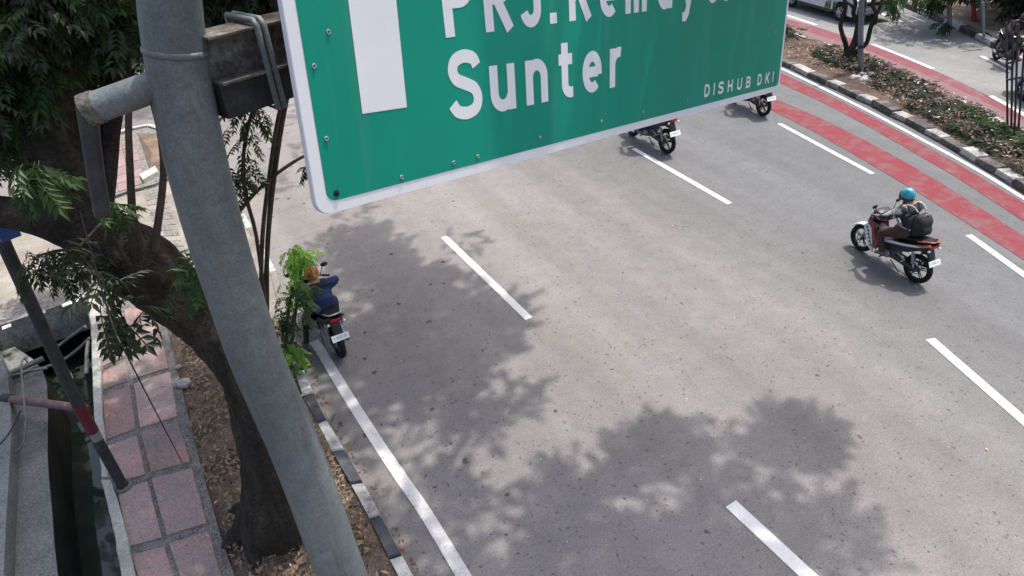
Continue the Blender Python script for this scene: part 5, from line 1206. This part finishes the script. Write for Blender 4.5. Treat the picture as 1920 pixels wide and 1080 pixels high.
tag(link('shrub', mesh_tris('shrub', v, f, MAT['cover'])), 'yellowish low shrub at the foot of the verge tree', 'shrub', None, 'thing')
ht = thing('background_tree', 'dense dark tree hanging over the fence at the far right', 'tree', (0, 0, 0))
hg = G(1960, 60, .2); smoothish(MB().tube([hg, hg + Vector((.3, .2, 3)), hg + Vector((-.3, .6, 6))], [.3, .25, .18], 12).build('trunk', MAT['bark'], ht), 80)
dh = math.hypot(hg.x, hg.y)
cs2 = [V(rng.uniform(1810, 2150), rng.uniform(-240, -50), dh + rng.uniform(0, 4)) for _ in range(90)] + [V(rng.uniform(1925, 2100), rng.uniform(-40, 20), dh + rng.uniform(0, 2)) for _ in range(30)]
v, f = merged_fronds(clumps(cs2, .75, 13, 1.6), T_crown); tag(link('crown', mesh_tris('crown', v, f, MAT['leafdark']), ht), kind='stuff')
# left background: pale wall glimpsed through the leaves
wl = thing('boundary_wall', 'pale plaster wall glimpsed through the dark leaves at upper left', 'wall', (0, 0, 0))
wa, wb = V(-330, 120, 21), V(120, -60, 24); wa.z = wb.z = 0
n = Vector((-(wb - wa).y, (wb - wa).x, 0)).normalized() * .2
MB().prism([wa.to_tuple()[:2], wb.to_tuple()[:2], (wb + n).to_tuple()[:2], (wa + n).to_tuple()[:2]], 0, 4.2).build('wall_face', MAT['wallpale'], wl)
for k in range(6):
    p = wa.lerp(wb, (k + .5) / 6) - n * .6; MB().box((p.x, p.y, 2.1), (.35, .35, 4.2), 0, math.atan2((wb - wa).y, (wb - wa).x)).build('pier', MAT['wallpale'], wl)
tp = V(38, 140, 11); tag(MB().add([tp + Vector(q) for q in [(-.25, 0, -.3), (.25, .1, -.3), (.25, .15, .3), (-.2, .05, .3), (0, -.05, 0)]], [(0, 1, 4), (1, 2, 4), (2, 3, 4), (3, 0, 4)]).build('tarpaulin', MAT['blue']), 'scrap of blue tarpaulin seen through the leaves at upper left', 'tarpaulin')

# ------------------------------------------------------------------ litter on the ground
def litter(name, poly, n, lo, hi, mat, label, z, par=None, clump=0):
    q = [G(x, y) for x, y in poly]; xs = [p.x for p in q]; ys = [p.y for p in q]; Vs = []; Fs = []
    k = 0
    while k < n:
        x, y = rng.uniform(min(xs), max(xs)), rng.uniform(min(ys), max(ys))
        if not inpoly(x, y, q): continue
        if clump and mnoise.noise(Vector((x * 2.2, y * 2.2, 4))) < rng.uniform(-.5, .4) * clump: continue
        k += 1; s = rng.uniform(lo, hi); a = rng.uniform(0, 6.28); R_ = rotm(a, rng.normal() * .35, rng.normal() * .35); b = len(Vs)
        zz = z(x, y) if callable(z) else z
        for u in ((-1, 0, 0), (0, -.38, .12), (1, 0, .1), (0, .38, .12)): Vs.append(R_ @ (np.array(u) * s) + [x, y, zz + s * .25])
        Fs += [(b, b + 1, b + 2), (b, b + 2, b + 3)]
    return tag(link(name, mesh_tris(name, np.array(Vs), np.array(Fs), MAT[mat]), par), label, 'litter', None, 'stuff')
vz = lambda x, y: .115 + .045 * (mnoise.noise(Vector((x * 1.6, y * 1.6, 3))) * .8 + mnoise.noise(Vector((x * 6, y * 6, 7))) * .35) + .035
verge = [(345, 640), (410, 640), (540, 680), (590, 790), (650, 905), (720, 1045), (780, 1180), (520, 1180), (430, 1040), (395, 930), (362, 800)]
litter('leaf_litter', verge, 3600, .015, .05, 'litter', 'dry fallen leaves scattered over the soil strip', vz, None, 1)
litter('leaf_litter', verge, 500, .015, .045, 'leafdark', 'green weeds and fallen green leaves on the soil strip', vz, None, 1)
litter('leaf_litter', verge, 60, .012, .03, 'litterpale', 'small pale scraps on the soil strip', vz)
gut = [(572, 690), (590, 690), (640, 800), (700, 905), (770, 1040), (830, 1150), (800, 1150), (735, 1035), (670, 905), (610, 790)]
litter('leaf_litter', gut, 170, .012, .035, 'litter', 'fallen leaves caught in the gutter along the left kerb', .008)
roadp = [(620, 640), (840, 430), (1200, 320), (1800, 600), (1900, 1080), (900, 1080), (700, 800)]
litter('road_litter', roadp, 70, .010, .03, 'litter', 'tiny leaves scattered on the road', .010)
litter('road_litter', roadp, 45, .010, .022, 'litterpale', 'tiny pale scraps scattered on the road', .010)
litter('leaf_litter', [(150, 600), (300, 590), (420, 1080), (250, 1080)], 60, .012, .03, 'litterpale', 'small pale scraps on the red pavement', .152)
litter('leaf_litter', GC + [], 1500, .03, .075, 'litterbrown', 'dry reddish brown leaves among the median planting', .27, None, .6)
litter('leaf_litter', GC + [], 90, .03, .06, 'litterpale', 'pale scraps among the median planting', .3)
litter('leaf_litter', [(1440 + x / 3.6, y / 3.6) for x, y in [(120, 330), (330, 330), (520, 480), (760, 620), (1000, 760), (1200, 880), (1150, 900), (900, 760), (600, 600), (300, 480), (110, 420)]], 420, .02, .06, 'litter', 'dry leaves on the bare median soil beside the near kerb', .2)
for px, py, lb in [(757, 1034, 'orange dry leaf lying by the kerb near the bottom edge'), (712, 968, 'orange dry leaf in the gutter by the white kerb block')]:
    o = link('fallen_leaf', mesh_tris('fallen_leaf', frond(1, .12, .12, .06, .1)[0] * .9, np.array(frond(1, .12, .12, .06, .1)[1]), MAT['orangecl'])); o.location = G(px, py, .02); o.rotation_euler = (0, 0, 2.0); tag(o, lb, 'leaf')
litter('joint_weeds', [(c[0], c[1]) for c in [(178, 590), (300, 575), (366, 830), (430, 1075), (300, 1090), (215, 930), (188, 740)]], 240, .008, .02, 'moss', 'tiny weeds and grit on the slab joints of the red pavement', .14, None, 1)
